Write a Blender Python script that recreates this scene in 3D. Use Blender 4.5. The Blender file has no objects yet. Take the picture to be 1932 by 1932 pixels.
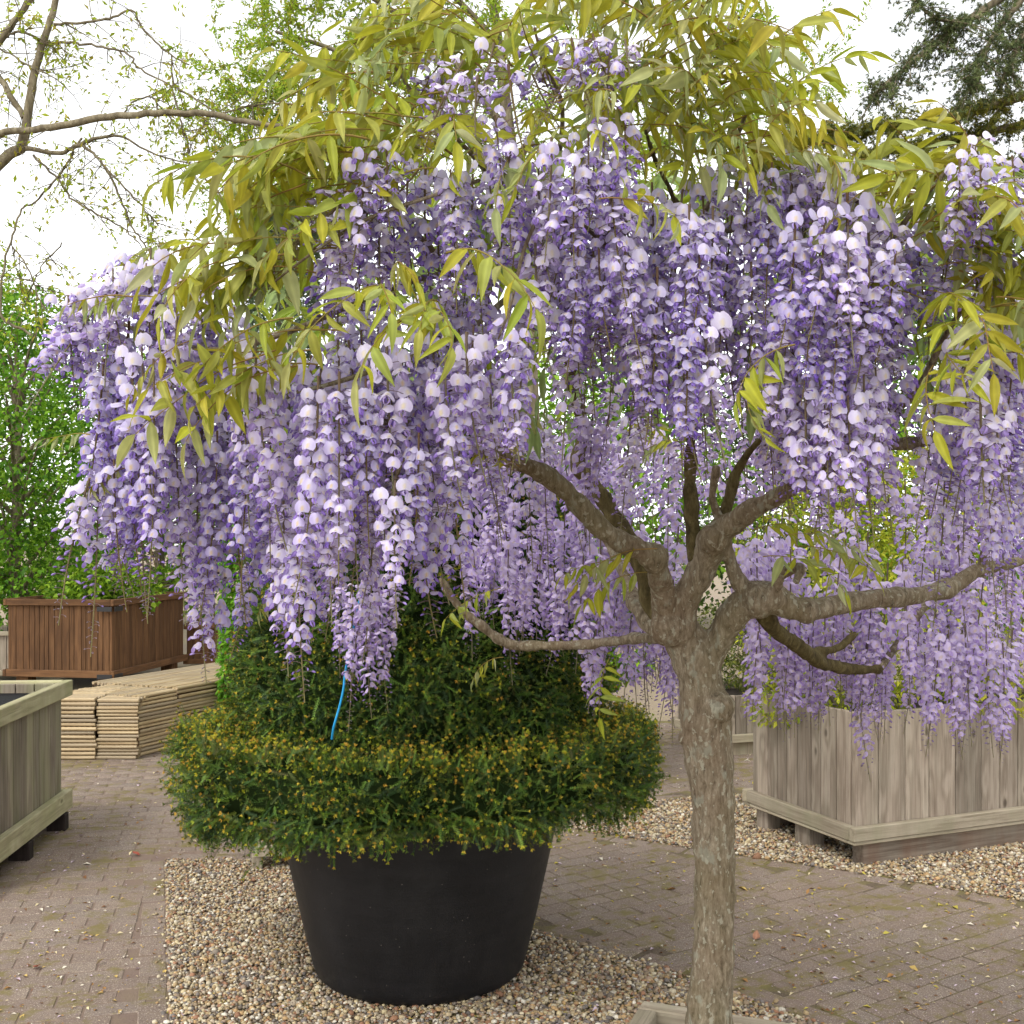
import bpy, bmesh, math, random
import numpy as np
from mathutils import Vector, Matrix, Quaternion, noise as mnoise

R = math.radians
S = bpy.context.scene
COL = S.collection

# ------------------------------------------------------------------ camera
FPX, HORIZON, EYE = 2091.0, 1018.0, 1.6          # measured on a 1932 px wide view of the photograph
cam_data = bpy.data.cameras.new('camera')
cam_data.sensor_width = 36.0
cam_data.lens = FPX / 1932.0 * 36.0
cam_data.shift_y = (HORIZON - 966.0) / 1932.0
cam_data.clip_start, cam_data.clip_end = 0.05, 600.0
cam = bpy.data.objects.new('camera', cam_data)
cam.location = (0, 0, EYE)
cam.rotation_euler = (R(90), 0, 0)
COL.objects.link(cam)
S.camera = cam

# ------------------------------------------------------------------ sky, sun, exposure
SUN_ELEV, SUN_ROT = R(52), R(215)
world = bpy.data.worlds.new('World')
S.world = world
world.use_nodes = True
wt = world.node_tree
wt.nodes.clear()
sky = wt.nodes.new('ShaderNodeTexSky')
sky.sky_type = 'NISHITA'
sky.sun_disc = False
sky.sun_elevation = SUN_ELEV
sky.sun_rotation = SUN_ROT
sky.air_density, sky.dust_density, sky.ozone_density = 1.0, 1.0, 1.0
hsv = wt.nodes.new('ShaderNodeHueSaturation')      # thin bright overcast: the sky's blue washed out
hsv.inputs['Saturation'].default_value = 0.10
bg = wt.nodes.new('ShaderNodeBackground')
bg.inputs['Strength'].default_value = 0.15
wo = wt.nodes.new('ShaderNodeOutputWorld')
wt.links.new(sky.outputs[0], hsv.inputs['Color'])
wt.links.new(hsv.outputs[0], bg.inputs['Color'])
wt.links.new(bg.outputs[0], wo.inputs['Surface'])

sun_data = bpy.data.lights.new('sun', 'SUN')
sun_data.energy = 0.55
sun_data.angle = R(14)
sun_data.color = (1.0, 0.96, 0.9)
sun = bpy.data.objects.new('sun', sun_data)
# sun_rotation is measured clockwise from +Y; light travels away from the sun
sd = Vector((math.sin(SUN_ROT) * math.cos(SUN_ELEV), math.cos(SUN_ROT) * math.cos(SUN_ELEV), math.sin(SUN_ELEV)))
sun.rotation_euler = (-sd).to_track_quat('-Z', 'Y').to_euler()
sun.location = (0, 0, 20)
COL.objects.link(sun)

S.view_settings.view_transform = 'Standard'
S.view_settings.look = 'None'
S.view_settings.gamma = 1.0
S.view_settings.use_curve_mapping = False
S.view_settings.exposure = 1.5
S.cycles.max_bounces = 8
S.cycles.diffuse_bounces = 4
S.cycles.transmission_bounces = 4
S.cycles.use_denoising = True
S.cycles.use_adaptive_sampling = True
S.cycles.adaptive_threshold = 0.02

# ------------------------------------------------------------------ helpers
rng = np.random.default_rng(7)
random.seed(7)


def P(u, v, d):
    """a pixel of the photograph (1932 px view) at the distance d -> a point"""
    return np.array(((u - 966.0) * d / FPX, d, EYE - (v - HORIZON) * d / FPX))


def G(u, v):
    """a pixel that shows the ground -> a ground point"""
    return P(u, v, EYE * FPX / (v - HORIZON))[:2]


def srgb(r, g, b):
    f = lambda c: c / 12.92 if c <= 0.04045 else ((c + 0.055) / 1.055) ** 2.4
    return np.array([f(r / 255), f(g / 255), f(b / 255)])


def tag(o, label=None, cat=None, group=None, kind=None):
    if label: o['label'] = label
    if cat: o['category'] = cat
    if group: o['group'] = group
    if kind: o['kind'] = kind
    return o


def empty(name, loc=(0, 0, 0), rz=0.0):
    o = bpy.data.objects.new(name, None)
    o.empty_display_size = 0.1
    o.location = loc
    o.rotation_euler = (0, 0, rz)
    COL.objects.link(o)
    return o


def place(name, me, parent=None, loc=(0, 0, 0), rot=None, scale=None):
    o = bpy.data.objects.new(name, me)
    COL.objects.link(o)
    o.parent = parent
    o.location = loc
    if rot is not None:
        if isinstance(rot, Quaternion):
            o.rotation_mode = 'QUATERNION'
            o.rotation_quaternion = rot
        else:
            o.rotation_euler = rot
    if scale is not None:
        o.scale = (scale,) * 3 if np.isscalar(scale) else scale
    return o


class MB:
    """collects vertices, quads/triangles, colours -> ONE mesh"""
    def __init__(self):
        self.v, self.q, self.t, self.c, self.n = [], [], [], [], 0

    def add(self, V, F, col=None):
        V = np.asarray(V, float).reshape(-1, 3)
        F = np.asarray(F, int)
        self.v.append(V)
        (self.q if F.shape[1] == 4 else self.t).append(F + self.n)
        if col is None: col = (0.5, 0.5, 0.5)
        col = np.asarray(col, float)
        if col.ndim == 1: col = np.tile(col, (len(V), 1))
        self.c.append(col)
        self.n += len(V)

    def add_many(self, V, F, mats, col=None):
        """template V,F placed by (k,4,4) matrices; col (k,3), (n,3) or (k,n,3)"""
        k, n = len(mats), len(V)
        if not k: return
        W = np.einsum('kij,nj->kni', mats[:, :3, :3], V) + mats[:, None, :3, 3]
        FF = (F[None] + (np.arange(k) * n)[:, None, None]).reshape(-1, F.shape[1])
        if col is None: col = np.full((3,), .5)
        col = np.asarray(col, float)
        if col.ndim == 1: C = np.tile(col, (k * n, 1))
        elif col.ndim == 3: C = col.reshape(-1, 3)
        elif len(col) == k and not (k == n): C = np.repeat(col, n, 0)
        else: C = np.tile(col, (k, 1))
        self.add(W.reshape(-1, 3), FF, C)

    def tris(self):
        return sum(len(q) for q in self.q) * 2 + sum(len(t) for t in self.t)

    def mesh(self, name, mat, smooth=True):
        me = bpy.data.meshes.new(name)
        V = np.concatenate(self.v)
        C = np.concatenate(self.c)
        Q = np.concatenate(self.q) if self.q else np.zeros((0, 4), int)
        T = np.concatenate(self.t) if self.t else np.zeros((0, 3), int)
        me.vertices.add(len(V))
        me.vertices.foreach_set('co', V.ravel().astype(np.float32))
        loops = np.concatenate([Q.ravel(), T.ravel()]).astype(np.int32)
        me.loops.add(len(loops))
        me.loops.foreach_set('vertex_index', loops)
        tot = np.concatenate([np.full(len(Q), 4), np.full(len(T), 3)]).astype(np.int32)
        start = np.concatenate([[0], np.cumsum(tot)[:-1]]).astype(np.int32)
        me.polygons.add(len(tot))
        me.polygons.foreach_set('loop_start', start)
        me.update(calc_edges=True)
        at = me.attributes.new('col', 'FLOAT_COLOR', 'POINT')
        at.data.foreach_set('color', np.concatenate([C, np.ones((len(C), 1))], 1).ravel().astype(np.float32))
        if smooth: me.polygons.foreach_set('use_smooth', np.ones(len(tot), bool))
        me.materials.append(mat)
        me.validate()
        return me


def rot_from(z=None, x=None):
    """(k,3,3) frames whose local X is x (unit) and local Z as near z as possible"""
    x = np.asarray(x, float); z = np.asarray(z, float)
    x = x / np.linalg.norm(x, axis=-1, keepdims=True)
    z = np.broadcast_to(z, x.shape)
    y = np.cross(z, x)
    l = np.linalg.norm(y, axis=-1, keepdims=True)
    y = np.where(l < 1e-4, np.array([0, 1.0, 0]), y / np.maximum(l, 1e-6))
    z = np.cross(x, y)
    return np.stack([x, y, z], -1)


def mats(pos, rot, scale):
    k = len(pos)
    M = np.zeros((k, 4, 4)); M[:, 3, 3] = 1
    s = np.asarray(scale, float)
    if s.ndim == 0: s = np.full((k, 1), float(s))
    if s.ndim == 1: s = s[:, None]
    M[:, :3, :3] = rot * s[:, None, :]
    M[:, :3, 3] = pos
    return M


def spline(pts, n):
    """Catmull-Rom through pts (k,m) -> n samples"""
    p = np.asarray(pts, float)
    p = np.vstack([2 * p[0] - p[1], p, 2 * p[-1] - p[-2]])
    k = len(p) - 3
    t = np.linspace(0, k, n)
    i = np.minimum(t.astype(int), k - 1)
    f = (t - i)[:, None]
    a, b, c, d = p[i], p[i + 1], p[i + 2], p[i + 3]
    return 0.5 * (2 * b + (c - a) * f + (2 * a - 5 * b + 4 * c - d) * f ** 2 + (3 * b - a - 3 * c + d) * f ** 3)


def tube(pts, rad, sides=6, cap=True):
    p = np.asarray(pts, float); n = len(p)
    rad = np.broadcast_to(np.asarray(rad, float), (n,))
    tan = np.gradient(p, axis=0)
    tan /= np.maximum(np.linalg.norm(tan, axis=1, keepdims=True), 1e-9)
    ref = np.array([0.31, 0.17, 0.93]) if abs(tan[0, 2]) < .8 else np.array([0.9, .3, .1])
    V = []
    x = np.cross(tan[0], ref); x /= np.linalg.norm(x)
    a = np.arange(sides) * 2 * np.pi / sides
    for i in range(n):
        x = x - tan[i] * x.dot(tan[i]); x /= max(np.linalg.norm(x), 1e-9)
        y = np.cross(tan[i], x)
        V.append(p[i] + rad[i] * (np.cos(a)[:, None] * x + np.sin(a)[:, None] * y))
    V = np.vstack(V)
    j = np.arange(sides); j2 = (j + 1) % sides
    F = np.vstack([np.stack([i * sides + j, i * sides + j2, (i + 1) * sides + j2, (i + 1) * sides + j], 1) for i in range(n - 1)])
    return V, F


def tube_closed(mb, pts, rad, sides=12, col=None):
    V, F = tube(pts, rad, sides)
    mb.add(V, F, col)
    n = len(pts)
    for k, o in ((0, 1), (n - 1, -1)):
        c = np.vstack([V[k * sides:(k + 1) * sides], np.asarray(pts[k])[None]])
        j = np.arange(sides); j2 = (j + 1) % sides
        f = np.stack([j2, j, np.full(sides, sides)], 1) if o == 1 else np.stack([j, j2, np.full(sides, sides)], 1)
        mb.add(c, f, col)


_boxes = {}
def box_mesh(sx, sy, sz, mat, bev=0.004, name='board'):
    key = (round(sx, 4), round(sy, 4), round(sz, 4), mat.name, bev)
    if key not in _boxes:
        bm = bmesh.new()
        bmesh.ops.create_cube(bm, size=1.0)
        for v in bm.verts: v.co = Vector((v.co.x * sx, v.co.y * sy, v.co.z * sz))
        if bev: bmesh.ops.bevel(bm, geom=bm.edges[:], offset=bev, segments=1, affect='EDGES')
        me = bpy.data.meshes.new(name)
        bm.to_mesh(me); bm.free()
        me.materials.append(mat)
        _boxes[key] = me
    return _boxes[key]


# ------------------------------------------------------------------ node materials
class NT:
    def __init__(self, name):
        self.m = bpy.data.materials.new(name)
        self.m.use_nodes = True
        self.t = self.m.node_tree
        self.t.nodes.clear()

    def n(self, kind, **kw):
        nd = self.t.nodes.new(kind)
        for k, v in kw.items():
            if k.startswith('i_'):
                key = k[2:]
                self.set(nd, int(key) if key.isdigit() else key.replace('_', ' '), v)
            else:
                setattr(nd, k, v)
        return nd

    def set(self, nd, key, v):
        s = nd.inputs[key]
        if isinstance(v, bpy.types.NodeSocket): self.t.links.new(v, s)
        elif isinstance(v, bpy.types.Node): self.t.links.new(v.outputs[0], s)
        else:
            if s.type == 'RGBA' and len(v) == 3: v = (*v, 1)
            s.default_value = v

    def ramp(self, fac, stops):
        nd = self.n('ShaderNodeValToRGB', i_0=fac)
        el = nd.color_ramp.elements
        while len(el) < len(stops): el.new(0.5)
        for e, (p, c) in zip(el, stops):
            e.position = p
            e.color = (*c, 1) if len(c) == 3 else c
        return nd.outputs[0]

    def mix(self, fac, a, b, mode='MIX'):
        nd = self.n('ShaderNodeMix', data_type='RGBA', blend_type=mode)
        self.set(nd, 0, fac); self.set(nd, 6, a); self.set(nd, 7, b)
        return nd.outputs[2]

    def math(self, op, a, b=0.0):
        nd = self.n('ShaderNodeMath', operation=op, i_0=a, i_1=b)
        return nd.outputs[0]

    def noise(self, vec, scale, detail=4, rough=.6, dist=0.0):
        nd = self.n('ShaderNodeTexNoise', i_Vector=vec, i_Scale=scale, i_Detail=detail, i_Roughness=rough, i_Distortion=dist)
        return nd.outputs[0]

    def mapping(self, vec, scale=(1, 1, 1), loc=(0, 0, 0)):
        return self.n('ShaderNodeMapping', i_Vector=vec, i_Scale=scale, i_Location=loc).outputs[0]

    def coord(self, which='Object'):
        return self.n('ShaderNodeTexCoord').outputs[which]

    def pos(self):
        return self.n('ShaderNodeNewGeometry').outputs['Position']

    def rand(self):
        return self.n('ShaderNodeObjectInfo').outputs['Random']

    def attr(self, name='col'):
        return self.n('ShaderNodeAttribute', attribute_name=name).outputs['Color']

    def out(self, color, rough=.7, bump=None, bump_d=.02, bump_s=.5, trans=0.0, spec=.3, tcol=None):
        p = self.n('ShaderNodeBsdfPrincipled', i_Base_Color=color, i_Roughness=rough)
        self.set(p, 'Specular IOR Level', spec)
        if bump is not None:
            b = self.n('ShaderNodeBump', i_Height=bump, i_Distance=bump_d, i_Strength=bump_s)
            self.set(p, 'Normal', b.outputs[0])
        sh = p.outputs[0]
        if trans:
            tr = self.n('ShaderNodeBsdfTranslucent', i_Color=color if tcol is None else tcol)
            mx = self.n('ShaderNodeMixShader', i_0=trans)
            self.t.links.new(sh, mx.inputs[1]); self.t.links.new(tr.outputs[0], mx.inputs[2])
            sh = mx.outputs[0]
        o = self.n('ShaderNodeOutputMaterial')
        self.t.links.new(sh, o.inputs['Surface'])
        return self.m


def foliage_mat(name, trans=.35, rough=.55, spec=.3, var=.25, hue=.02):
    k = NT(name)
    c = k.attr('col')
    nz = k.noise(k.pos(), 3.0, 2)
    v = k.math('ADD', k.math('MULTIPLY', nz, var * 1.2), 1 - var * .6)
    h = k.n('ShaderNodeHueSaturation', i_Hue=k.math('ADD', k.math('MULTIPLY', k.rand(), hue), .5 - hue / 2), i_Value=v, i_Color=c)
    return k.out(h.outputs[0], rough, trans=trans, spec=spec)


def wood_mat(name, base, dark, light, green=None, knots=True, rough=.85, algae=.0):
    """weathered boards, grain along the board's local Z (long axis)"""
    k = NT(name)
    oc = k.coord('Object')
    rnd = k.rand()
    off = k.n('ShaderNodeCombineXYZ', i_0=k.math('MULTIPLY', rnd, 37.0), i_1=k.math('MULTIPLY', rnd, 11.0), i_2=k.math('MULTIPLY', rnd, 53.0))
    vec = k.n('ShaderNodeVectorMath', operation='ADD', i_0=oc, i_1=off.outputs[0]).outputs[0]
    knot = None
    if knots:
        vo = k.n('ShaderNodeTexVoronoi', i_Vector=k.mapping(vec, (9, 9, 4.5)), i_Scale=1.0, feature='F1')
        knot = vo.outputs['Distance']
    warp = k.noise(k.mapping(vec, (9, 9, 0.9)), 1.0, 3)
    g1 = k.noise(k.mapping(vec, (110, 110, 3.0)), 1.0, 6, .7, .5)
    ringv = k.math('ADD', k.math('MULTIPLY', warp, 30.0), k.math('MULTIPLY', g1, 5.0))
    if knots:
        ringv = k.math('ADD', ringv, k.math('MULTIPLY', k.math('POWER', k.math('SUBTRACT', 1.0, knot), 4.0), 9.0))
    rings = k.math('ADD', k.math('MULTIPLY', k.math('SINE', ringv), .5), .5)
    f = k.math('ADD', k.math('MULTIPLY', rings, .22), k.math('MULTIPLY', g1, .76))
    c = k.ramp(f, [(0.18, dark), (0.5, base), (0.82, light)])
    if knots:
        kk = k.ramp(knot, [(0.0, (1, 1, 1)), (.07, (.8, .8, .8)), (.13, (0, 0, 0))])
        c = k.mix(kk, c, tuple(np.array(dark) * .6))
    blot = k.noise(k.mapping(k.pos(), (5, 5, 2.0)), 1.0, 5, .7)
    c = k.mix(k.ramp(blot, [(.45, (0, 0, 0)), (.75, (.4, .4, .4))]), c, dark)
    if green is not None:
        gn = k.noise(k.mapping(k.pos(), (7, 7, 1.6), (3, 1, 2)), 1.0, 4)
        c = k.mix(k.ramp(gn, [(.42, (0, 0, 0)), (.68, (algae,) * 3)]), c, green)
    hv = k.n('ShaderNodeHueSaturation', i_Color=c, i_Value=k.math('ADD', k.math('MULTIPLY', rnd, .5), .75))
    return k.out(hv.outputs[0], rough, bump=f, bump_d=.004, bump_s=.5, spec=.2)


M = {}
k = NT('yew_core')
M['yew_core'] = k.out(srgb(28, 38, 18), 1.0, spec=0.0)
M['leaf'] = foliage_mat('leaf_olive', .42, .55, .3, .35, .04)
M['leaf_soft'] = foliage_mat('leaf_green', .4, .6, .25, .3, .03)
M['needle'] = foliage_mat('needle_green', .12, .6, .3, .3, .02)

k = NT('petal')
hv = k.n('ShaderNodeHueSaturation', i_Color=k.attr('col'), i_Hue=k.math('ADD', k.math('MULTIPLY', k.rand(), .025), .4875),
         i_Value=k.math('ADD', k.math('MULTIPLY', k.rand(), .22), .86), i_Saturation=k.math('SUBTRACT', 1.08, k.math('MULTIPLY', k.rand(), .38)))
M['petal'] = k.out(hv.outputs[0], .6, trans=.42, spec=.2)

k = NT('bark')
oc = k.coord('Object')
g1 = k.noise(k.mapping(oc, (95, 95, 24)), 1.0, 9, .76, .4)
c = k.ramp(g1, [(.31, srgb(64, 55, 44)), (.44, srgb(118, 105, 86)), (.56, srgb(146, 133, 112)), (.69, srgb(180, 170, 148))])
bl = k.noise(oc, 7.0, 4)
c = k.mix(k.ramp(bl, [(.45, (0, 0, 0)), (.65, (.35, .35, .35))]), c, srgb(112, 88, 66))
al = k.noise(k.mapping(oc, (4, 4, 2.2), (5, 2, 1)), 1.0, 4)
c = k.mix(k.ramp(al, [(.45, (0, 0, 0)), (.66, (.4, .4, .4))]), c, srgb(104, 100, 58))
li = k.noise(k.mapping(oc, (30, 30, 17)), 1.0, 5, .6)
lim = k.ramp(li, [(.59, (0, 0, 0)), (.66, (.6, .6, .6))])
c = k.mix(lim, c, srgb(150, 150, 132))
l2 = k.noise(k.mapping(oc, (90, 90, 60), (2, 7, 1)), 1.0, 3, .5)
c = k.mix(k.ramp(l2, [(.60, (0, 0, 0)), (.64, (.75, .75, .75))]), c, srgb(166, 162, 142))
M['bark'] = k.out(c, .9, bump=k.math('ADD', g1, k.math('MULTIPLY', li, .35)), bump_d=.014, bump_s=.9, spec=.15)

k = NT('bark_mossy')
oc = k.coord('Object')
g1 = k.noise(k.mapping(oc, (60, 60, 24)), 1.0, 8, .72, .5)
c = k.ramp(g1, [(.32, srgb(48, 42, 26)), (.5, srgb(84, 74, 46)), (.68, srgb(112, 102, 70))])
M['bark_mossy'] = k.out(c, .9, bump=g1, bump_d=.012, bump_s=.8, spec=.15)
k = NT('bark_grey')
oc = k.coord('Object')
g1 = k.noise(k.mapping(oc, (20, 20, 6)), 1.0, 6, .65)
c = k.ramp(g1, [(.3, srgb(78, 70, 56)), (.55, srgb(122, 112, 90)), (.75, srgb(150, 142, 118))])
M['bark_grey'] = k.out(c, .9, bump=g1, bump_d=.02, bump_s=.6, spec=.15)
k = NT('stem_colour')
M['stem'] = k.out(k.attr('col'), .7, spec=.2)

M['wood_grey'] = wood_mat('wood_weathered', srgb(138, 125, 110), srgb(94, 81, 69), srgb(164, 152, 137), srgb(124, 121, 104), True, algae=.35)
M['wood_grey_rail'] = wood_mat('wood_weathered_rail', srgb(156, 144, 124), srgb(116, 104, 86), srgb(172, 162, 142), srgb(132, 130, 102), False, algae=.5)
M['wood_green'] = wood_mat('wood_greenish', srgb(134, 122, 106), srgb(88, 78, 68), srgb(158, 148, 130), srgb(136, 136, 98), False, algae=.55)
M['wood_green_rail'] = wood_mat('wood_greenish_rail', srgb(164, 156, 124), srgb(122, 114, 88), srgb(182, 174, 144), srgb(142, 142, 98), True, algae=.6)
M['wood_brown'] = wood_mat('wood_brown', srgb(94, 66, 42), srgb(60, 42, 29), srgb(114, 84, 56), None, False)
M['wood_rust'] = wood_mat('wood_wet_beam', srgb(112, 102, 90), srgb(80, 66, 54), srgb(134, 122, 106), srgb(98, 62, 42), False, algae=.45)
M['wood_dark'] = wood_mat('wood_dark', srgb(44, 36, 32), srgb(28, 22, 20), srgb(60, 50, 44), None, False)
k = NT('soil')
g1 = k.noise(k.pos(), 40, 5)
M['soil'] = k.out(k.ramp(g1, [(.3, srgb(28, 24, 20)), (.7, srgb(66, 54, 42))]), .95, bump=g1, bump_d=.03, bump_s=.8)
k = NT('black_liner')
M['liner'] = k.out(srgb(16, 16, 18), .7, spec=.15, bump=k.noise(k.pos(), 18, 3), bump_d=.02)

k = NT('pot_plastic')
oc = k.coord('Object')
g1 = k.noise(k.mapping(oc, (3, 3, 26)), 1.0, 4)
g2 = k.noise(oc, 160.0, 3)
c = k.ramp(g1, [(.3, srgb(17, 17, 19)), (.7, srgb(24, 23, 25))])
dust = k.noise(k.mapping(oc, (5, 5, 3)), 1.0, 6, .7)
c = k.mix(k.ramp(dust, [(.5, (0, 0, 0)), (.8, (.25, .25, .25))]), c, srgb(54, 50, 46))
sp = k.n('ShaderNodeTexVoronoi', i_Vector=oc, i_Scale=26.0).outputs['Distance']
c = k.mix(k.ramp(sp, [(.03, (.6, .6, .6)), (.06, (0, 0, 0))]), c, srgb(120, 112, 104))
M['pot'] = k.out(c, k.ramp(dust, [(.3, (.42,) * 3), (.7, (.62,) * 3)]), bump=k.math('ADD', g2, k.math('MULTIPLY', g1, 2.0)), bump_d=.0015, bump_s=.4, spec=.35)


def paver_mat(name, use_attr):
    k = NT(name)
    p = k.pos()
    rnd = k.n('ShaderNodeSeparateColor', i_0=k.attr('col')).outputs[0] if use_attr else k.rand()
    c = k.ramp(rnd, [(0, srgb(122, 107, 96)), (.35, srgb(132, 115, 103)), (.7, srgb(127, 114, 104)), (1, srgb(138, 122, 108))])
    fine = k.noise(p, 210.0, 3, .6)
    c = k.mix(k.ramp(fine, [(.36, (.75, .75, .75)), (.5, (0, 0, 0))]), c, srgb(92, 78, 72))
    c = k.mix(k.ramp(fine, [(.58, (0, 0, 0)), (.7, (.85, .85, .85))]), c, srgb(196, 182, 164))
    dots = k.n('ShaderNodeTexVoronoi', i_Vector=p, i_Scale=105.0)
    c = k.mix(k.ramp(dots.outputs['Distance'], [(.16, (.8, .8, .8)), (.26, (0, 0, 0))]), c, srgb(190, 178, 160))
    dk = k.n('ShaderNodeTexVoronoi', i_Vector=k.mapping(p, (1, 1, 1), (7, 3, 0)), i_Scale=70.0)
    c = k.mix(k.ramp(dk.outputs['Distance'], [(.14, (.6, .6, .6)), (.24, (0, 0, 0))]), c, srgb(70, 58, 50))
    big = k.noise(p, 2.2, 5, .65)
    c = k.mix(k.ramp(big, [(.42, (0, 0, 0)), (.66, (.6, .6, .6))]), c, srgb(118, 101, 90))
    moss = k.noise(p, 9.0, 6, .75)
    grit = k.noise(p, 34.0, 6, .8)
    c = k.mix(k.ramp(grit, [(.5, (0, 0, 0)), (.68, (.55, .55, .55))]), c, srgb(146, 130, 108))
    c = k.mix(k.ramp(k.math('MULTIPLY', moss, k.math('ADD', big, .5)), [(.50, (0, 0, 0)), (.62, (.75, .75, .75))]), c, srgb(112, 102, 54))
    return k.out(c, .9, bump=k.math('ADD', fine, k.math('MULTIPLY', moss, 1.5)), bump_d=.004, bump_s=.7, spec=.2)


M['paver'] = paver_mat('paver', False)
M['paver_far'] = paver_mat('paver_far', True)

k = NT('joint_sand')
p = k.pos()
f = k.noise(p, 160, 4)
c = k.ramp(f, [(.3, srgb(78, 66, 54)), (.6, srgb(104, 90, 74)), (.8, srgb(136, 122, 102))])
mo = k.noise(p, 5.0, 5, .7)
c = k.mix(k.ramp(mo, [(.42, (0, 0, 0)), (.62, (.7, .7, .7))]), c, srgb(118, 110, 58))
sx = k.n('ShaderNodeSeparateXYZ', i_0=p).outputs[0]          # the left path's joints are swept full of pale grit
c = k.mix(k.ramp(k.math('ADD', k.math('MULTIPLY', sx, .5), 1.0), [(.3, (.75, .75, .75)), (.6, (0, 0, 0))]), c, srgb(128, 108, 98))
M['joint'] = k.out(c, .95, bump=f, bump_d=.006, bump_s=.8)

k = NT('sandy_ground')
p = k.pos()
f = k.noise(p, 90, 5, .7)
c = k.ramp(f, [(.3, srgb(118, 104, 88)), (.55, srgb(146, 130, 112)), (.8, srgb(166, 152, 134))])
b2 = k.noise(p, 1.1, 5)
c = k.mix(k.ramp(b2, [(.45, (0, 0, 0)), (.65, (.5, .5, .5))]), c, srgb(150, 138, 98))
M['sand'] = k.out(c, .95, bump=f, bump_d=.008, bump_s=.6)

k = NT('gravel_bed')
p = k.pos()
vo = k.n('ShaderNodeTexVoronoi', i_Vector=p, i_Scale=62.0)
c = k.ramp(k.n('ShaderNodeSeparateColor', i_0=vo.outputs['Color']).outputs[0],
           [(0, srgb(96, 80, 62)), (.4, srgb(150, 128, 98)), (.7, srgb(176, 156, 126)), (1, srgb(196, 184, 160))])
M['gravel_bed'] = k.out(c, .9, bump=vo.outputs['Distance'], bump_d=.01, bump_s=1.0)
k = NT('pebble')
c = k.attr('col')
f = k.noise(k.pos(), 260.0, 3)
c = k.mix(k.ramp(f, [(.3, (.4, .4, .4)), (.6, (0, 0, 0))]), c, srgb(110, 92, 70))
M['pebble'] = k.out(c, .75, spec=.3)

k = NT('bamboo')
oc = k.coord('Object')
f = k.noise(k.mapping(oc, (2.5, 60, 60)), 1.0, 4)
c = k.ramp(f, [(.3, srgb(134, 110, 78)), (.55, srgb(180, 158, 120)), (.8, srgb(202, 184, 150))])
c = k.mix(k.ramp(k.rand(), [(.25, (0, 0, 0)), (1, (.85, .85, .85))]), c, srgb(142, 128, 106))
M['bamboo'] = k.out(c, .6, bump=f, bump_d=.004, spec=.3)
k = NT('twine')
M['twine'] = k.out(srgb(40, 150, 205), .5)
k = NT('metal_black')
M['metal'] = k.out(srgb(30, 28, 28), .5, spec=.4)

# ------------------------------------------------------------------ ground
def sheet(name, poly, z, mat, parent=None):
    me = bpy.data.meshes.new(name)
    me.from_pydata([(x, y, z) for x, y in poly], [], [list(range(len(poly)))])
    me.materials.append(mat)
    return place(name, me, parent)


ground = tag(sheet('ground', [(-150, -20), (150, -20), (150, 300), (-150, 300)], -0.030, M['sand']), kind='structure')

# gravel bed with the pot (A) and gravel bed with the big planter (B)
GA = np.array([G(312, 1622), G(560, 1622), G(900, 1720), G(1015, 1757), G(1290, 1838), (1.05, 3.62), (1.5, 3.1), (1.2, 2.3), (-0.75, 2.3), (-1.0, 3.1), G(320, 1932)])
GB = np.array([G(1040, 1556), G(1300, 1600), G(1620, 1646), G(1932, 1700), (3.1, 4.5), (4.6, 5.5), (4.4, 6.6), (2.6, 7.3), G(1300, 1506), G(1180, 1512)])


def inside(poly, X, Y):
    X = np.asarray(X); Y = np.asarray(Y)
    r = np.zeros(X.shape, bool)
    n = len(poly)
    for i in range(n):
        (x1, y1), (x2, y2) = poly[i], poly[(i + 1) % n]
        cnd = ((y1 > Y) != (y2 > Y)) & (X < (x2 - x1) * (Y - y1) / (y2 - y1 + 1e-12) + x1)
        r ^= cnd
    return r


def edge_dist(poly, X, Y):
    X = np.asarray(X, float); Y = np.asarray(Y, float)
    d = np.full(X.shape, 1e9)
    n = len(poly)
    for i in range(n):
        a, b = np.array(poly[i]), np.array(poly[(i + 1) % n])
        ab = b - a
        t = np.clip(((X - a[0]) * ab[0] + (Y - a[1]) * ab[1]) / ab.dot(ab), 0, 1)
        d = np.minimum(d, np.hypot(X - a[0] - t * ab[0], Y - a[1] - t * ab[1]))
    return d


pavement = tag(sheet('pavement', [(-7, 1.8), (7, 1.8), (7, 9.8), (-7, 9.8)], -0.0034, M['joint']), kind='structure')
gravel_a = tag(sheet('gravel_bed', GA, -0.006, M['gravel_bed']), 'tan gravel bed under the black tub', kind='structure')
gravel_b = tag(sheet('gravel_bed', GB, -0.006, M['gravel_bed']), 'pale gravel bed under the large grey planter', kind='structure')

# pavers: 20 x 10 cm clinkers, running bond; the photograph's left path and right yard lie at different angles
BL, BW, JT = 0.200, 0.100, 0.0035
cand, half_list = [], []


def lay(angle, keep, x0, x1, y0, y1, seed):
    r = np.random.default_rng(seed)
    ca, sa = math.cos(angle), math.sin(angle)
    cx, cy = (x0 + x1) / 2, (y0 + y1) / 2
    half = math.hypot(x1 - x0, y1 - y0) / 2
    for j in range(-int(half / (BW + JT)), int(half / (BW + JT)) + 1):
        for i in range(-int(half / (BL + JT)), int(half / (BL + JT)) + 1):
            a = (i + .5 * (j % 2)) * (BL + JT) + r.normal(0, .0015)
            b = j * (BW + JT) + r.normal(0, .0012)
            x, y = cx + a * ca - b * sa, cy + a * sa + b * ca
            if not (x0 < x < x1 and y0 < y < y1): continue
            if not keep(x, y):
                for hx in (-.05, .05):
                    x2, y2 = x + hx * ca, y + hx * sa
                    if keep(x2, y2, .135): half_list.append((x2, y2, angle))
                continue
            cand.append((x, y, angle + r.normal(0, .012)))


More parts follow.
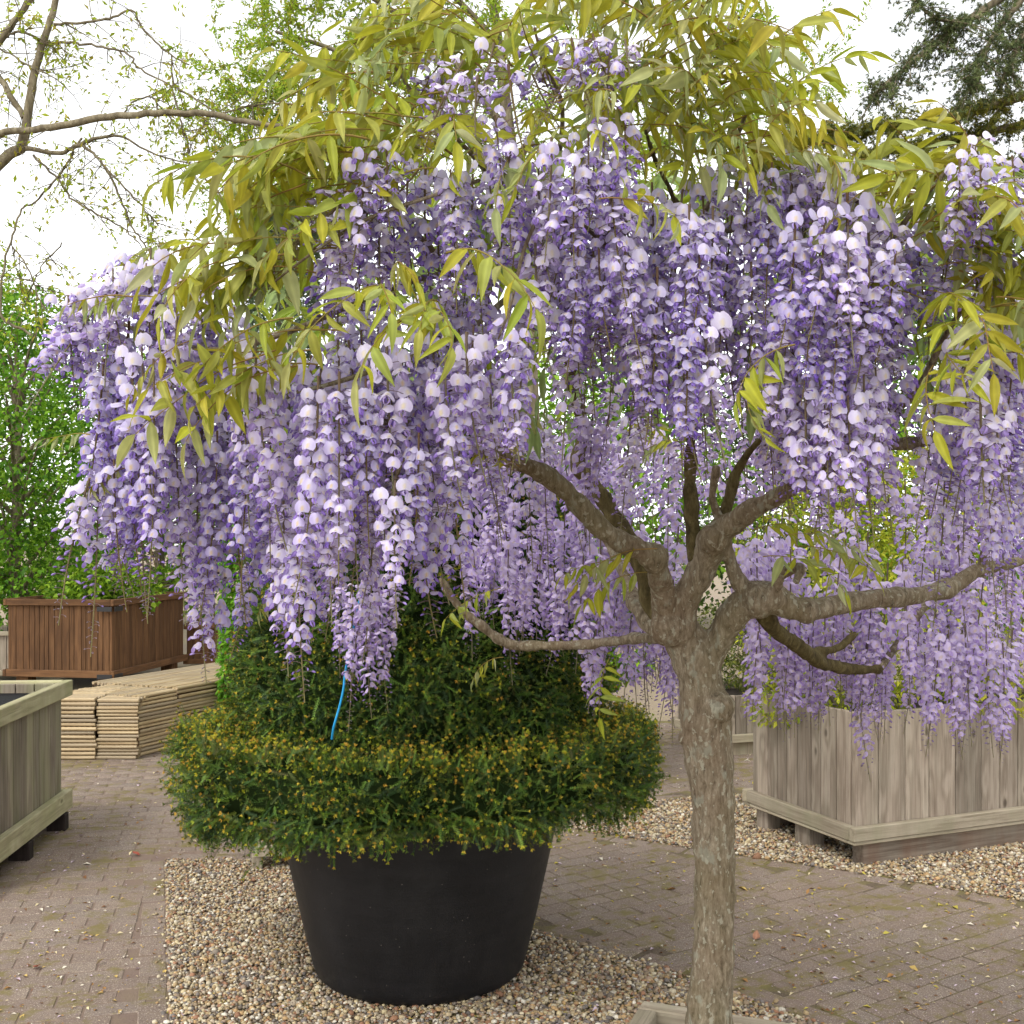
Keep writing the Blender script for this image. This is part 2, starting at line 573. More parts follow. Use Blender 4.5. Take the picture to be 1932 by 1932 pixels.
def split_x(y):      # left path / right yard boundary, hidden behind the tub and the yew
    return -0.9 - 0.12 * (y - 5.5)


def free(x, y, m=.115):
    for g in (GA, GB):
        if bool(inside(g, np.array(x), np.array(y))) or float(edge_dist(g, np.array(x), np.array(y))) < m: return False
    return True


lay(R(14), lambda x, y, m_=.125: x < split_x(y) and abs(x) < .50 * y + .3 and free(x, y, m_), -5, -.2, 2.9, 9.6, 1)
lay(R(33), lambda x, y, m_=.125: x >= split_x(y) and abs(x) < .50 * y + .3 and free(x, y, m_), -1.5, 4.8, 2.9, 9.6, 2)
# the border course: pavers laid end to end along the visible gravel edges
for poly, segs in ((GA, [(0, 1), (1, 2), (2, 3), (3, 4), (4, 5), (10, 0), (9, 10)]), (GB, [(0, 1), (1, 2), (2, 3), (8, 9), (9, 0)])):
    for i, j in segs:
        a, b = np.array(poly[i]), np.array(poly[j])
        L = np.linalg.norm(b - a); t = (b - a) / L
        nrm = np.array((t[1], -t[0]))
        mid = (a + b) / 2 + nrm * .06
        if bool(inside(poly, np.array(mid[0]), np.array(mid[1]))): nrm = -nrm
        n = max(1, int(L / (BL + JT)))
        for q in range(n):
            c = a + t * (q + .5) * L / n + nrm * (BW / 2 + .004)
            cand.append((c[0], c[1], math.atan2(t[1], t[0]) + rng.normal(0, .02)))
cand = np.array(cand)
cu = 966 + FPX * cand[:, 0] / cand[:, 1]
cv = HORIZON + EYE * FPX / cand[:, 1]
inframe = (cu > -40) & (cu < 1975) & (cv < 1960)
# the tub, the yew and the trunk hide some of them
hid = ((cu > 420) & (cu < 1020) & (cv < 1640)) | ((cu > 600) & (cu < 1000)) | ((cu > 1312) & (cu < 1382))
score = np.where(inframe & ~hid, 1.0 / cand[:, 1], 0)
order = np.argsort(-score)
first = [i for i in order[:300] if score[i] > 0]
rest = [i for i in range(len(cand)) if i not in set(first)]
paver_mesh = box_mesh(BL, BW, .05, M['paver'], .005, 'paver')
for i in first:
    x, y, a = cand[i]
    place('paver', paver_mesh, pavement, (x, y, -.025 + rng.normal(0, .0007)), (rng.normal(0, .004), rng.normal(0, .004), a))
half_mesh = box_mesh(BW - .002, BW, .05, M['paver'], .005, 'paver')
for x, y, a in half_list:
    u_ = 966 + FPX * x / y
    if -40 < u_ < 1975 and 3.3 < y < 6.5: place('half_paver', half_mesh, pavement, (x, y, -.025 + rng.normal(0, .0007)), (0, 0, a))
mb = MB()
bV = np.array([v.co[:] for v in paver_mesh.vertices])
for ln in (3, 4):
    F = np.array([list(p.vertices) for p in paver_mesh.polygons if len(p.vertices) == ln])
    if len(F) == 0: continue
    mm = []
    for i in rest:
        x, y, a = cand[i]
        c_, s_ = math.cos(a), math.sin(a)
        m4 = np.eye(4); m4[:2, :2] = [[c_, -s_], [s_, c_]]; m4[:3, 3] = (x, y, -.025 + .0010 * math.sin(i * 12.9898))
        mm.append(m4)
    cc = np.repeat(((np.sin(np.array(rest) * 78.233) * 43758.5453) % 1.0)[:, None], 3, 1)
    mb.add_many(bV, F, np.array(mm), cc)
tag(place('far_pavers', mb.mesh('far_pavers', M['paver_far'], False), pavement), kind='stuff')

# pebbles
def ico():
    bm = bmesh.new(); bmesh.ops.create_icosphere(bm, subdivisions=1, radius=1.0)
    bm.verts.ensure_lookup_table()
    V = np.array([v.co[:] for v in bm.verts]); F = np.array([[v.index for v in f.verts] for f in bm.faces]); bm.free()
    return V, F


ICOV, ICOF = ico()
PEB = np.array([srgb(*c) for c in ((178, 160, 126), (196, 184, 156), (162, 140, 104), (140, 122, 98), (208, 200, 182), (122, 112, 100), (178, 146, 102),
                                   (110, 104, 100), (156, 134, 114), (188, 172, 134), (146, 106, 80), (172, 158, 136))])


OCTV = np.array([(1, 0, 0), (0, 1, 0), (-1, 0, 0), (0, -1, 0), (0, 0, 1), (0, 0, -1)], float)
OCTF = np.array([(0, 1, 4), (1, 2, 4), (2, 3, 4), (3, 0, 4), (1, 0, 5), (2, 1, 5), (3, 2, 5), (0, 3, 5)])
DOMF = ICOF[ICOV[ICOF].mean(1)[:, 2] > -.45]


def rand_rot(n, r):
    q = r.normal(size=(n, 4)); q /= np.linalg.norm(q, axis=1, keepdims=True)
    w, x, y, z = q.T
    return np.stack([np.stack([1 - 2 * (y * y + z * z), 2 * (x * y - z * w), 2 * (x * z + y * w)], -1),
                     np.stack([2 * (x * y + z * w), 1 - 2 * (x * x + z * z), 2 * (y * z - x * w)], -1),
                     np.stack([2 * (x * z - y * w), 2 * (y * z + x * w), 1 - 2 * (x * x + y * y)], -1)], -2)


def pebbles(name, poly, dens, size, seed, parent, ymin, extra=None):
    r = np.random.default_rng(seed)
    lo, hi = poly.min(0), poly.max(0)
    n = int((hi - lo).prod() * dens)
    X, Y = r.uniform(lo[0], hi[0], n), r.uniform(lo[1], hi[1], n)
    ok = inside(poly, X, Y) & (Y > ymin) & (np.abs(X) < .5 * Y + .25)
    ok |= (~inside(poly, X, Y)) & (edge_dist(poly, X, Y) < .05) & (r.random(n) < .05) & (Y > ymin)
    if extra is not None: ok &= extra(X, Y)
    X, Y = X[ok], Y[ok]; k = len(X)
    s = size * r.lognormal(0, .30, k)
    sc = np.stack([s * r.uniform(.8, 1.25, k), s * r.uniform(.7, 1.05, k), s * r.uniform(.5, .8, k)], 1)
    rz = r.uniform(0, 6.28, k); tl = r.normal(0, .35, k)
    c, s_ = np.cos(rz), np.sin(rz); ct, st = np.cos(tl), np.sin(tl); o = np.zeros(k); e = np.ones(k)
    Rz = np.stack([np.stack([c, -s_, o], -1), np.stack([s_, c, o], -1), np.stack([o, o, e], -1)], -2)
    Rx = np.stack([np.stack([e, o, o], -1), np.stack([o, ct, -st], -1), np.stack([o, st, ct], -1)], -2)
    pos = np.stack([X, Y, r.uniform(-.004, .008, k)], 1)
    m = MB()
    col = PEB[r.integers(0, len(PEB), k)] * r.uniform(.75, 1.15, (k, 1))
    M4 = mats(pos, Rz @ Rx, sc)
    nr_ = Y < 4.7
    m.add_many(ICOV, DOMF, M4[nr_], col[nr_])
    m.add_many(OCTV * 1.12, OCTF, M4[~nr_], col[~nr_])
    tag(place(name, m.mesh(name, M['pebble']), parent), kind='stuff')


pebbles('pebbles', GA, 10500, .0070, 11, gravel_a, 3.3, lambda x, y: np.hypot(x + .34, y - 4.17) > .36)
pebbles('pebbles', GB, 6800, .0086, 12, gravel_b, 4.4)

# ------------------------------------------------------------------ planters
def planter(name, label, cat, P0, a, la, lb, z0, z1, wood, rail, na, nb, thick=.03, top_rail=None, bottom_rail=(.06, .035), feet=None,
            feet_mat=None, fill='soil', fill_drop=.06, seed=0, group=None, beam=None, lip=0.0):
    """box planter of upright boards; P0 its near corner, a the unit direction of one face, the other face at +90 degrees"""
    r = random.Random(seed)
    ang = math.atan2(a[1], a[0])
    t = tag(empty(name, (P0[0], P0[1], 0), ang), label, cat, group)
    H = z1 - z0

    def face(L, n, org, dx, dy, rz):
        ws = [r.uniform(.75, 1.25) for _ in range(n)]
        s = L / sum(ws); x = 0
        for w in ws:
            w *= s
            w2 = round(w - .005, 3)
            c = x + w / 2
            place('plank', box_mesh(w2, thick, H, wood, .003, 'plank'), t,
                  (org[0] + dx * c, org[1] + dy * c, z0 + H / 2 + r.uniform(-.003, .003)), (0, 0, rz + r.uniform(-.006, .006)))
            x += w
    h = thick / 2
    face(la, na, (0, h), 1, 0, 0)
    face(la, na, (0, lb - h), 1, 0, 0)
    face(lb - 2 * thick, nb, (h, thick), 0, 1, math.pi / 2)
    face(lb - 2 * thick, nb, (la - h, thick), 0, 1, math.pi / 2)

    def ring(nm, zc, hh, tt, out):
        # boards whose long axis is local Z, turned to lie
        o = out
        for (L, x, y, rz) in ((la + 2 * o, la / 2, -o + tt / 2, 0), (la + 2 * o, la / 2, lb + o - tt / 2, 0),
                              (lb + 2 * o - 2 * tt - .004, -o + tt / 2, lb / 2, math.pi / 2), (lb + 2 * o - 2 * tt - .004, la + o - tt / 2, lb / 2, math.pi / 2)):
            e = Matrix.Rotation(rz, 4, 'Z') @ Matrix.Rotation(math.pi / 2, 4, 'Y')
            place(nm, box_mesh(hh, tt, L, rail, .004, nm), t, (x, y, zc), e.to_quaternion())
    bh, bt = bottom_rail
    ring('rail', z0 + bh / 2 - .004, bh, bt, bt + .002)
    if lip:
        ring('base_board', z0 - .014, .018, bt * 1.4, bt - .004)
    if top_rail:
        ring('rim', z1 - top_rail[0] / 2 + .012, top_rail[0], top_rail[1], top_rail[1] + .002)
        # capping inner edge
    ins = box_mesh(la - 2 * thick - .004, lb - 2 * thick - .004, .05, M[fill], 0, 'fill')
    place('liner' if fill == 'liner' else 'soil', ins, t, (la / 2, lb / 2, z1 - fill_drop - .025))
    fm = feet_mat or rail
    for (x, y, sx, sy) in (feet or []):
        place('foot', box_mesh(sx, sy, z0 - .006, fm, .004, 'foot'), t, (x, y, (z0 - .006) / 2 - .004))
    if beam:
        for (x, y, sx, sy) in beam:
            e = Matrix.Rotation(math.pi / 2, 4, 'Y')
            place('skid', box_mesh(z0 - .01, sy, sx, M['wood_rust'], .004, 'skid'), t, (x, y, (z0 - .01) / 2 - .004), e.to_quaternion())
    return t


# large grey planter on the right
c0 = np.array(P(1614, 0, 5.42)[:2])
pa = np.array((.923, .385))
planter('wooden_planter', 'large weathered grey plank planter under the hanging blossom, on the gravel bed', 'planter',
        c0, pa, 1.75, .86, .135, .75, M['wood_grey'], M['wood_grey_rail'], 11, 8, bottom_rail=(.068, .04), lip=1,
        feet=[(.05, .78, .09, .10), (.05, .42, .10, .12), (1.7, .8, .09, .1)], feet_mat=M['wood_grey'],
        beam=[(.9, .045, 1.70, .08), (.9, .80, 1.5, .07)], seed=3)
# smaller one behind it
planter('wooden_planter', 'small pinkish grey plank planter holding the dark clipped bush, behind the trunk', 'planter',
        P(1368, 0, 8.2)[:2], (.95, .3), .9, .8, .10, .44, M['wood_grey'], M['wood_grey_rail'], 10, 8, bottom_rail=(.06, .035),
        feet=[(.45, .05, .86, .08), (.45, .7, .86, .08)], seed=5)
# low planter or crate behind the tub
planter('wooden_planter', 'low grey wooden planter mostly hidden behind the black tub and yew', 'planter',
        P(494, 0, 5.36)[:2], (.96, .28), .6, .5, .075, .40, M['wood_grey'], M['wood_grey_rail'], 6, 5, bottom_rail=(.05, .03),
        feet=[(-.02, .05, .05, .06), (-.02, .40, .05, .06), (.55, .05, .06, .06)], seed=6)
# left greenish planter: its long face runs away from the camera
LPa = np.array((-.088, .996))
planter('wooden_planter', 'greenish grey plank planter with black lining and pale top rail beside the path', 'planter',
        (-2.402, 4.92), LPa, 1.27, 1.25, .10, .80, M['wood_green'], M['wood_green_rail'], 14, 12, bottom_rail=(.105, .045), top_rail=(.085, .045),
        feet=[(.08, -.0, .07, .10), (.63, -.0, .07, .10), (1.20, -.0, .07, .10), (1.2, 1.1, .07, .1)], feet_mat=M['wood_dark'], fill='liner', fill_drop=.05, seed=8)
# brown planters
ba = np.array((.149, .989))
tb = planter('wooden_planter', 'large dark brown plank planter behind the stacked bamboo canes', 'planter',
             np.array((-4.26, 11.8)), ba, 1.72, 1.2, .13, .95, M['wood_brown'], M['wood_brown'], 19, 17, bottom_rail=(.075, .04), top_rail=(.07, .035),
             feet=[(.1, .1, .16, .14), (.1, 1.05, .16, .14), (1.55, .1, .16, .14)], seed=9)
for zc in (.14, .86):
    place('corner_strap', box_mesh(.17, .008, .05, M['metal'], .001, 'corner_strap'), tb, (.06, -.046, zc))
    place('corner_strap', box_mesh(.008, .17, .05, M['metal'], .001, 'corner_strap'), tb, (-.047, .06, zc))
planter('wooden_planter', 'low brown plank planter between the big brown planter and the hornbeam', 'planter',
        P(352, 0, 13.6)[:2], (.98, .17), 2.2, 1.0, .08, .55, M['wood_brown'], M['wood_brown'], 24, 10, bottom_rail=(.06, .035), top_rail=(.06, .03), seed=10)
planter('wooden_planter', 'silvery grey plank planter at the far left of the big brown planter', 'planter',
        P(-75, 0, 12.4)[:2], (.99, .08), .60, .9, .08, .56, M['wood_grey'], M['wood_grey_rail'], 6, 8, bottom_rail=(.06, .035), top_rail=(.05, .03), seed=12)

# box in which the blossoming tree stands: a low timber frame, only its back corner is in the picture
TC = np.array((.485, 2.60))
fa = math.atan2(-.36, .93)
fr = tag(empty('tree_box', (TC[0], TC[1], 0), fa), 'low wooden planting box with black lining round the foot of the blossoming trunk', 'planter')
HB, SZ = .385, .44
for i, (x, y, rz) in enumerate(((0, SZ / 2, 0), (0, -SZ / 2, 0), (SZ / 2, 0, math.pi / 2), (-SZ / 2, 0, math.pi / 2))):
    L = SZ + .05 if i < 2 else SZ - .054
    e = Matrix.Rotation(rz, 4, 'Z') @ Matrix.Rotation(math.pi / 2, 4, 'Y')
    place('rim', box_mesh(.05, .05, L, M['wood_grey_rail'], .004, 'rim'), fr, (x, y, HB - .022), e.to_quaternion())
    for j in range(3):
        place('side_board', box_mesh(.10, .022, L - .006, M['wood_grey'], .003, 'side_board'), fr,
              (x * .995, y * .995, .045 + j * .115), e.to_quaternion())
place('liner', box_mesh(SZ - .06, SZ - .06, .30, M['liner'], 0, 'liner'), fr, (0, 0, .16))

# ------------------------------------------------------------------ stacked bamboo canes
def cane_mesh(L, r, name='cane'):
    pts, rad = [], []
    n = 9
    for i in range(n):
        x = -L / 2 + L * i / (n - 1)
        for dx, k_ in ((-.012, 1), (0, 1.10), (.012, 1)) if 0 < i < n - 1 else ((0, 1),):
            pts.append((x + dx, 0, 0)); rad.append(r * k_)
    m = MB(); tube_closed(m, pts, rad, 8)
    return m.mesh(name, M['bamboo'])


def bamboo_stack(label, P0, adir, length, depth, layers, seed, hz=.45):
    r = random.Random(seed)
    t = tag(empty('bamboo_stack', (P0[0], P0[1], 0), math.atan2(adir[1], adir[0])), label, 'bamboo canes', 'bamboo mats piled on the path')
    rc = hz / layers / 2
    me = [cane_mesh(length * f, rc * q_) for f, q_ in ((.985, .93), (1.0, .86), (1.015, .97))]
    nd = int(depth / (2 * rc))
    for j in range(layers):                       # the canes of the visible front, one by one
        place('cane', r.choice(me), t, (length / 2 + r.uniform(-.012, .012), rc + r.uniform(-.006, .006), rc * (2 * j + 1)),
              (r.uniform(0, 6.28), r.uniform(-.006, .006), r.uniform(-.006, .006)))
    for i in range(1, min(nd, 34)):               # and of the top mat
        place('cane', r.choice(me), t, (length / 2 + r.uniform(-.01, .01), rc * (2 * i + 1), rc * (2 * layers - 1) + r.uniform(-.003, .003)),
              (r.uniform(0, 6.28), 0, r.uniform(-.006, .006)))
    # the canes deeper in the pile
    V, F = ICOV, ICOF
    m = MB()
    for j in range(layers):
        for i in range(1, nd):
            if j == layers - 1 and i < 34: continue
            if 2 < j < layers - 3 and i < nd - 1: continue
            vv, ff = tube([(0.01, rc * (2 * i + 1), rc * (2 * j + 1)), (length - .01, rc * (2 * i + 1), rc * (2 * j + 1))], rc, 6)
            m.add(vv, ff)
    core = box_mesh(length - .05, depth - 2 * rc, hz - .06, M['wood_brown'], 0, 'inner_mats')
    place('inner_mats', core, t, (length / 2, depth / 2 + rc, hz / 2))
    tag(place('inner_canes', m.mesh('inner_canes', M['bamboo']), t), kind='stuff')
    return t


bamboo_stack('square yellow bamboo cane stack, outermost on the side of the greenish planter', P(96, 0, 8.04)[:2], (.999, -.01), .315, .62, 15, 1)
bamboo_stack('square greyer bamboo cane stack between the yellow stack and the long one', P(182, 0, 8.06)[:2], (.999, .0), .295, .62, 17, 2, .44)
# long stacks running away along the other side; canes parallel to that side
dC = G(322, 1413) - G(262, 1428); dC /= np.linalg.norm(dC)
sc0 = G(262, 1428)
bamboo_stack('short bamboo cane stack, its canes turned toward the yew', sc0, dC, .42, .7, 16, 3, .45)
sc1 = sc0 + dC * .43
bamboo_stack('longest bamboo cane stack, running back behind the clipped yew', sc1, dC, 2.4, .9, 16, 4, .46)

# ------------------------------------------------------------------ black tub
def lathe(profile, sides=96):
    pr = np.array(profile); n = len(pr)
    a = np.arange(sides) * 2 * np.pi / sides
    V = np.stack([pr[:, 0:1] * np.cos(a), pr[:, 0:1] * np.sin(a), np.repeat(pr[:, 1:2], sides, 1)], -1).reshape(-1, 3)
    j = np.arange(sides); j2 = (j + 1) % sides
    F = np.vstack([np.stack([i * sides + j, i * sides + j2, (i + 1) * sides + j2, (i + 1) * sides + j], 1) for i in range(n - 1)])
    return V, F


TUB = np.array((-.345, 4.16))
pot = tag(empty('plant_tub', (TUB[0], TUB[1], 0)), 'big round black plastic tub on gravel holding the clipped yew', 'plant pot')
TZ = .66
mb = MB()
mb.add(*lathe([(0.001, .004), (.36, .004), (.375, .008), (.388, .020), (.397, .045), (.440, .22), (.480, .40), (.515, .56), (.525, TZ - .05), (.525, TZ - .045)]))
place('body', mb.mesh('tub_body', M['pot']), pot)
mb = MB()
mb.add(*lathe([(.525, TZ - .05), (.545, TZ - .046), (.55, TZ - .035), (.55, TZ - .008), (.543, TZ), (.529, TZ), (.523, TZ - .01), (.515, TZ - .10)]))
place('rim', mb.mesh('tub_rim', M['pot']), pot)
mb = MB()
mb.add(*lathe([(.001, TZ - .07), (.3, TZ - .075), (.517, TZ - .085)]))
place('soil', mb.mesh('tub_soil', M['soil']), pot)

# ------------------------------------------------------------------ clipped yew
def sprig(n=9, L=.06, nl=.016, seed=0):
    """flat yew shoot along +X: V,F and a 0..1 age value (1 = fresh tip)"""
    r = np.random.default_rng(seed)
    V, F, A = [], [], []
    def quad(p, d, w, l, age):
        d = d / np.linalg.norm(d); side = np.cross(d, [0, 0, 1.0]); side /= max(np.linalg.norm(side), 1e-6)
        b = len(V)
        V.extend([p - side * w * .75, p + side * w * .75, p + d * l - [0, 0, .1 * l]])
        F.append([b, b + 1, b + 2]); A.extend([age] * 3)
    for i in range(n):
        t = (i + .5) / n
        p = np.array((t * L, 0, -.008 * t * t))
        for s in (-1, 1):
            d = np.array((.75 + .25 * t, s * (1 - .3 * t), .25 + r.normal(0, .2)))
            quad(p, d, .0026, nl * (1 - .35 * t) * r.uniform(.8, 1.15), 0.6 if t > .85 else 0.0)
    for q_ in range(7):
        a_ = q_ * 2.4
        quad(np.array((L * .98, 0, -.006)), np.array((.8, math.cos(a_), math.sin(a_) * .9 + .1)), .0046, nl * .72, 1.0)
    b = len(V)
    V.extend([(0, -.0015, 0), (0, .0015, 0), (L, 0, -.008)]); F.append([b, b + 1, b + 2]); A.extend([0] * 3)
    return np.array(V), np.array(F), np.array(A)


yew = tag(empty('yew_topiary', (TUB[0], TUB[1], TZ - .08)), 'clipped yew with broad flat skirt and cone rising above, growing in black tub', 'topiary')
YZ = TZ - .08
# profile (radius, height above ground) of the clipped body, from the underside up
prof = np.array([(.40, .75), (.62, .74), (.78, .70), (.84, .715), (.865, .75), (.87, .78), (.855, .87), (.82, .905), (.74, .90), (.655, .92), (.64, .98),
                 (.645, 1.1), (.61, 1.30), (.575, 1.5), (.52, 1.75), (.42, 1.95), (.25, 2.1), (.02, 2.18)])


def yew_r(h, az):
    return 1 + .035 * np.sin(az * 5 + h * 7) + .03 * np.sin(az * 9 - h * 11 + 1)


sp_list = [sprig(seed=s, L=l) for s, l in ((1, .055), (2, .065), (3, .075), (4, .06))]
r = np.random.default_rng(21)
pp = spline(prof, 240)
seg = np.linalg.norm(np.diff(pp, axis=0), axis=1)
area = seg * (pp[:-1, 0] + pp[1:, 0]) / 2 * 2 * np.pi
N = 42000
idx = r.choice(len(seg), N, p=area / area.sum())
f = r.random(N)
az = r.uniform(0, 2 * np.pi, N)
keep = (np.sin(az) < .45)                    # the far side never shows; thin it
keep |= r.random(N) < .2
idx, f, az = idx[keep], f[keep], az[keep]
N = len(az)
pr = pp[idx] + (pp[idx + 1] - pp[idx]) * f[:, None]
tg = pp[idx + 1] - pp[idx]; tg /= np.linalg.norm(tg, axis=1, keepdims=True)
nr, nz = tg[:, 1], -tg[:, 0]                 # outward normal in the (r,z) plane
lump = np.array([mnoise.noise(Vector((math.cos(a_) * r0 * 9, math.sin(a_) * r0 * 9, z0_ * 9))) for a_, r0, z0_ in zip(az, pr[:, 0], pr[:, 1])]) * 1.6
lump += .5 * np.sin(pr[:, 1] * 31 + az * 13)
depth = r.exponential(.014, N) - .008 - .018 * lump
rr = pr[:, 0] * yew_r(pr[:, 1], az) - nr * depth
zz = pr[:, 1] - nz * depth
zz -= .20 * np.clip(-np.cos(az), 0, 1) ** 2 * np.clip((.80 - pr[:, 1]) / .14, 0, 1)
pos = np.stack([rr * np.cos(az), rr * np.sin(az), zz - YZ], 1)
nrm = np.stack([nr * np.cos(az), nr * np.sin(az), nz], 1)
d = nrm * .8 + r.normal(0, .75, (N, 3)) + np.array([0, 0, .15])
rot = rot_from(nrm * .4 + r.normal(0, .5, (N, 3)) + np.array([0, 0, .6]), d)
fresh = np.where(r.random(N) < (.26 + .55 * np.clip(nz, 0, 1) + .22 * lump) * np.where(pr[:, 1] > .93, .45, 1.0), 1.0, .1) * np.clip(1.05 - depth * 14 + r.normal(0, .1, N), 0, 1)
oldc = np.array([srgb(*c) for c in ((58, 88, 32), (42, 70, 32), (80, 112, 38), (34, 56, 26))])
newc = np.array([srgb(*c) for c in ((172, 166, 44), (152, 156, 40), (184, 166, 50), (186, 152, 52), (132, 148, 40))])
mb = MB()
which = r.integers(0, len(sp_list), N)
for w, (V, F, A) in enumerate(sp_list):
    s = which == w
    k_ = int(s.sum())
    o = oldc[r.integers(0, len(oldc), k_)] * r.uniform(.8, 1.4, (k_, 1))
    nw = newc[r.integers(0, len(newc), k_)]
    fr_ = np.clip(fresh[s], 0, 1)
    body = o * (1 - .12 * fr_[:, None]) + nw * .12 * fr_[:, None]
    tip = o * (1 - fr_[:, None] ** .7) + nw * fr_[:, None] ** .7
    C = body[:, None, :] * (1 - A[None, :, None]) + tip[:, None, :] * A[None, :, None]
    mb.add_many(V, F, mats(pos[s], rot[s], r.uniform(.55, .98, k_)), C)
# stray longer shoots above the skirt
for (u, v, dd, el) in ((350, 1345, 4.1, 1), (345, 1370, 4.0, .8), (1185, 1350, 4.1, 1), (1195, 1395, 4.1, .6), (1150, 1345, 4.1, 1.2), (840, 1345, 3.6, 2.5), (575, 1350, 3.6, 2), (1240, 1470, 4.1, .1),
                      (470, 1640, 3.8, -.6), (630, 1610, 3.4, -2), (735, 1600, 3.4, -2), (400, 1610, 3.9, -.6), (1205, 1510, 4.1, .1), (1010, 1565, 3.6, -1)):
    q = P(u, v, dd); base = np.array((q[0] - TUB[0], q[1] - TUB[1], q[2] - YZ))
    out = base.copy(); out[2] = 0; out /= np.linalg.norm(out); dv = out + np.array((0, 0, el))
    dv /= np.linalg.norm(dv)
    for t_ in np.linspace(-.16, 0, 6):
        for w in (0, 1, 3):
            V, F, A = sp_list[w]
            dd_ = dv + r.normal(0, .35, 3)
            mb.add_many(V, F, mats((base + dv * t_)[None], rot_from(np.array([0.1, 0.2, 1.0]), dd_[None]), np.array([.7])),
                        (oldc[2] * (1 - A[:, None]) + newc[w] * A[:, None])[None])
yc = tag(place('foliage', mb.mesh('yew_foliage', M['needle'], False), yew), 'dark green needles with yellow fresh tips', kind='stuff')
# shaded inner body
mb = MB()
V, F = lathe([(max(a - .05, .002) if i < 9 else max(a - .05, .002), b - YZ + (.03 if i < 4 else -.03 if 6 <= i <= 9 else 0)) for i, (a, b) in enumerate(prof)], 64)
az_ = np.arctan2(V[:, 1], V[:, 0]); f_ = yew_r(V[:, 2] + YZ, az_)
V[:, 0] *= f_; V[:, 1] *= f_
V[:, 2] -= .20 * np.clip(-np.cos(az_), 0, 1) ** 2 * np.clip((.80 - V[:, 2] - YZ) / .14, 0, 1)
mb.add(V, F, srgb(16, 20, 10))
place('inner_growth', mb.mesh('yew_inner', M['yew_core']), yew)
mb = MB(); tube_closed(mb, [(0, 0, -.02), (0.01, 0, .3), (0, .01, 1.2)], [.05, .045, .02], 10)
place('stem', mb.mesh('yew_stem', M['bark_grey']), yew)

# blue twine
mb = MB()
tw = spline([P(690, 1080, 3.28), P(668, 1180, 3.28), P(652, 1265, 3.27), P(648, 1300, 3.27), P(640, 1335, 3.28), P(630, 1370, 3.29), P(626, 1394, 3.33)], 30)
tube_closed(mb, tw, .0035, 6)
tag(place('twine', mb.mesh('twine', M['twine'])), 'bright blue twine hanging from the blossom down to the yew', 'twine')

# ------------------------------------------------------------------ blossoming tree: templates
def petal_grid(nu, nv, fn, colf):
    V, C = [], []
    for j in range(nv + 1):
        for i in range(nu + 1):
            s, t = -1 + 2 * i / nu, j / nv
            V.append(fn(s, t)); C.append(colf(s, t))
    F = [[j * (nu + 1) + i, j * (nu + 1) + i + 1, (j + 1) * (nu + 1) + i + 1, (j + 1) * (nu + 1) + i] for j in range(nv) for i in range(nu)]
    return np.array(V), np.array(F), np.array(C)


LAV, WHT, YEL = srgb(204, 190, 230), srgb(236, 231, 240), srgb(236, 204, 70)
VIO, VIOD, CAL = srgb(176, 148, 220), srgb(148, 108, 208), srgb(118, 100, 106)


def flower(tilt, fold, w=.0245, pale=0.0, seed=0, low=False):
    """one pea flower, facing +X, up +Z; tilt: how far the banner petal leans back (deg)"""
    r = random.Random(seed)
    a = R(tilt)
    dz, dx = math.cos(a), -math.sin(a)
    wob = r.uniform(-.12, .12)

    def std(s, t):
        # broad two-lobed banner: wider than tall, notched above, folded along its middle, edges rolled back
        tt = -.10 + 1.10 * t
        hw = .56 * w * (max(math.sin(math.pi * min(1, t * .74 + .20)), 0) ** .55)
        hgt = .74 * w * tt - .10 * w * max(0, 1 - abs(s) * 2.2) * max(0, t - .75) * 3 - .06 * w * abs(s) * (1 - t)
        y = s * hw * math.cos(fold * abs(s) * .9)
        back = -(abs(s) ** 1.4) * hw * math.sin(fold) - .20 * w * max(0, t - .35) ** 2 + .025 * w * math.sin(4 * s + seed)
        return (.003 + dx * hgt + back * dz, y + wob * .5 * hgt, .0015 + dz * hgt + back * math.sin(a))

    def stdc(s, t):
        m = max(0, 1 - (abs(s) / .55) ** 2) * (1 - .35 * t)
        c = LAV * (1 - .75 * m) + WHT * .75 * m
        if abs(s) < .1 and .1 < t < .5: c = c * .3 + YEL * .7
        return c * (1 - pale) + WHT * .93 * pale
    parts = [petal_grid(4, 3, std, stdc) if low else petal_grid(6, 5, std, stdc)]
    L = .0135
    for sg in (-1, 1):
        def wing(s, t, sg=sg):
            hw = .0054 * max(math.sin(math.pi * (t * .86 + .12)), 0) ** .5
            return (.003 + .60 * L * t + .45 * hw * s, sg * (.0006 + .0046 * math.sin(math.pi * min(t, .93)) ** .8 * (1 - .35 * s * s)), -.0005 - .80 * L * t + .30 * hw * s)
        parts.append(petal_grid(1 if low else 3, 3 if low else 4, wing, lambda s, t: VIO * (1 - .8 * t) + VIOD * .8 * t))
    if low: return parts
    V = [(-.005, 0, 0)] + [(.0025, .0028 * math.cos(q), .0028 * math.sin(q)) for q in np.arange(5) * 2 * math.pi / 5]
    parts.append((np.array(V), np.array([[0, 1 + i, 1 + (i + 1) % 5, 1 + (i + 1) % 5] for i in range(5)])[:, :3], np.tile(CAL, (6, 1))))
    return parts


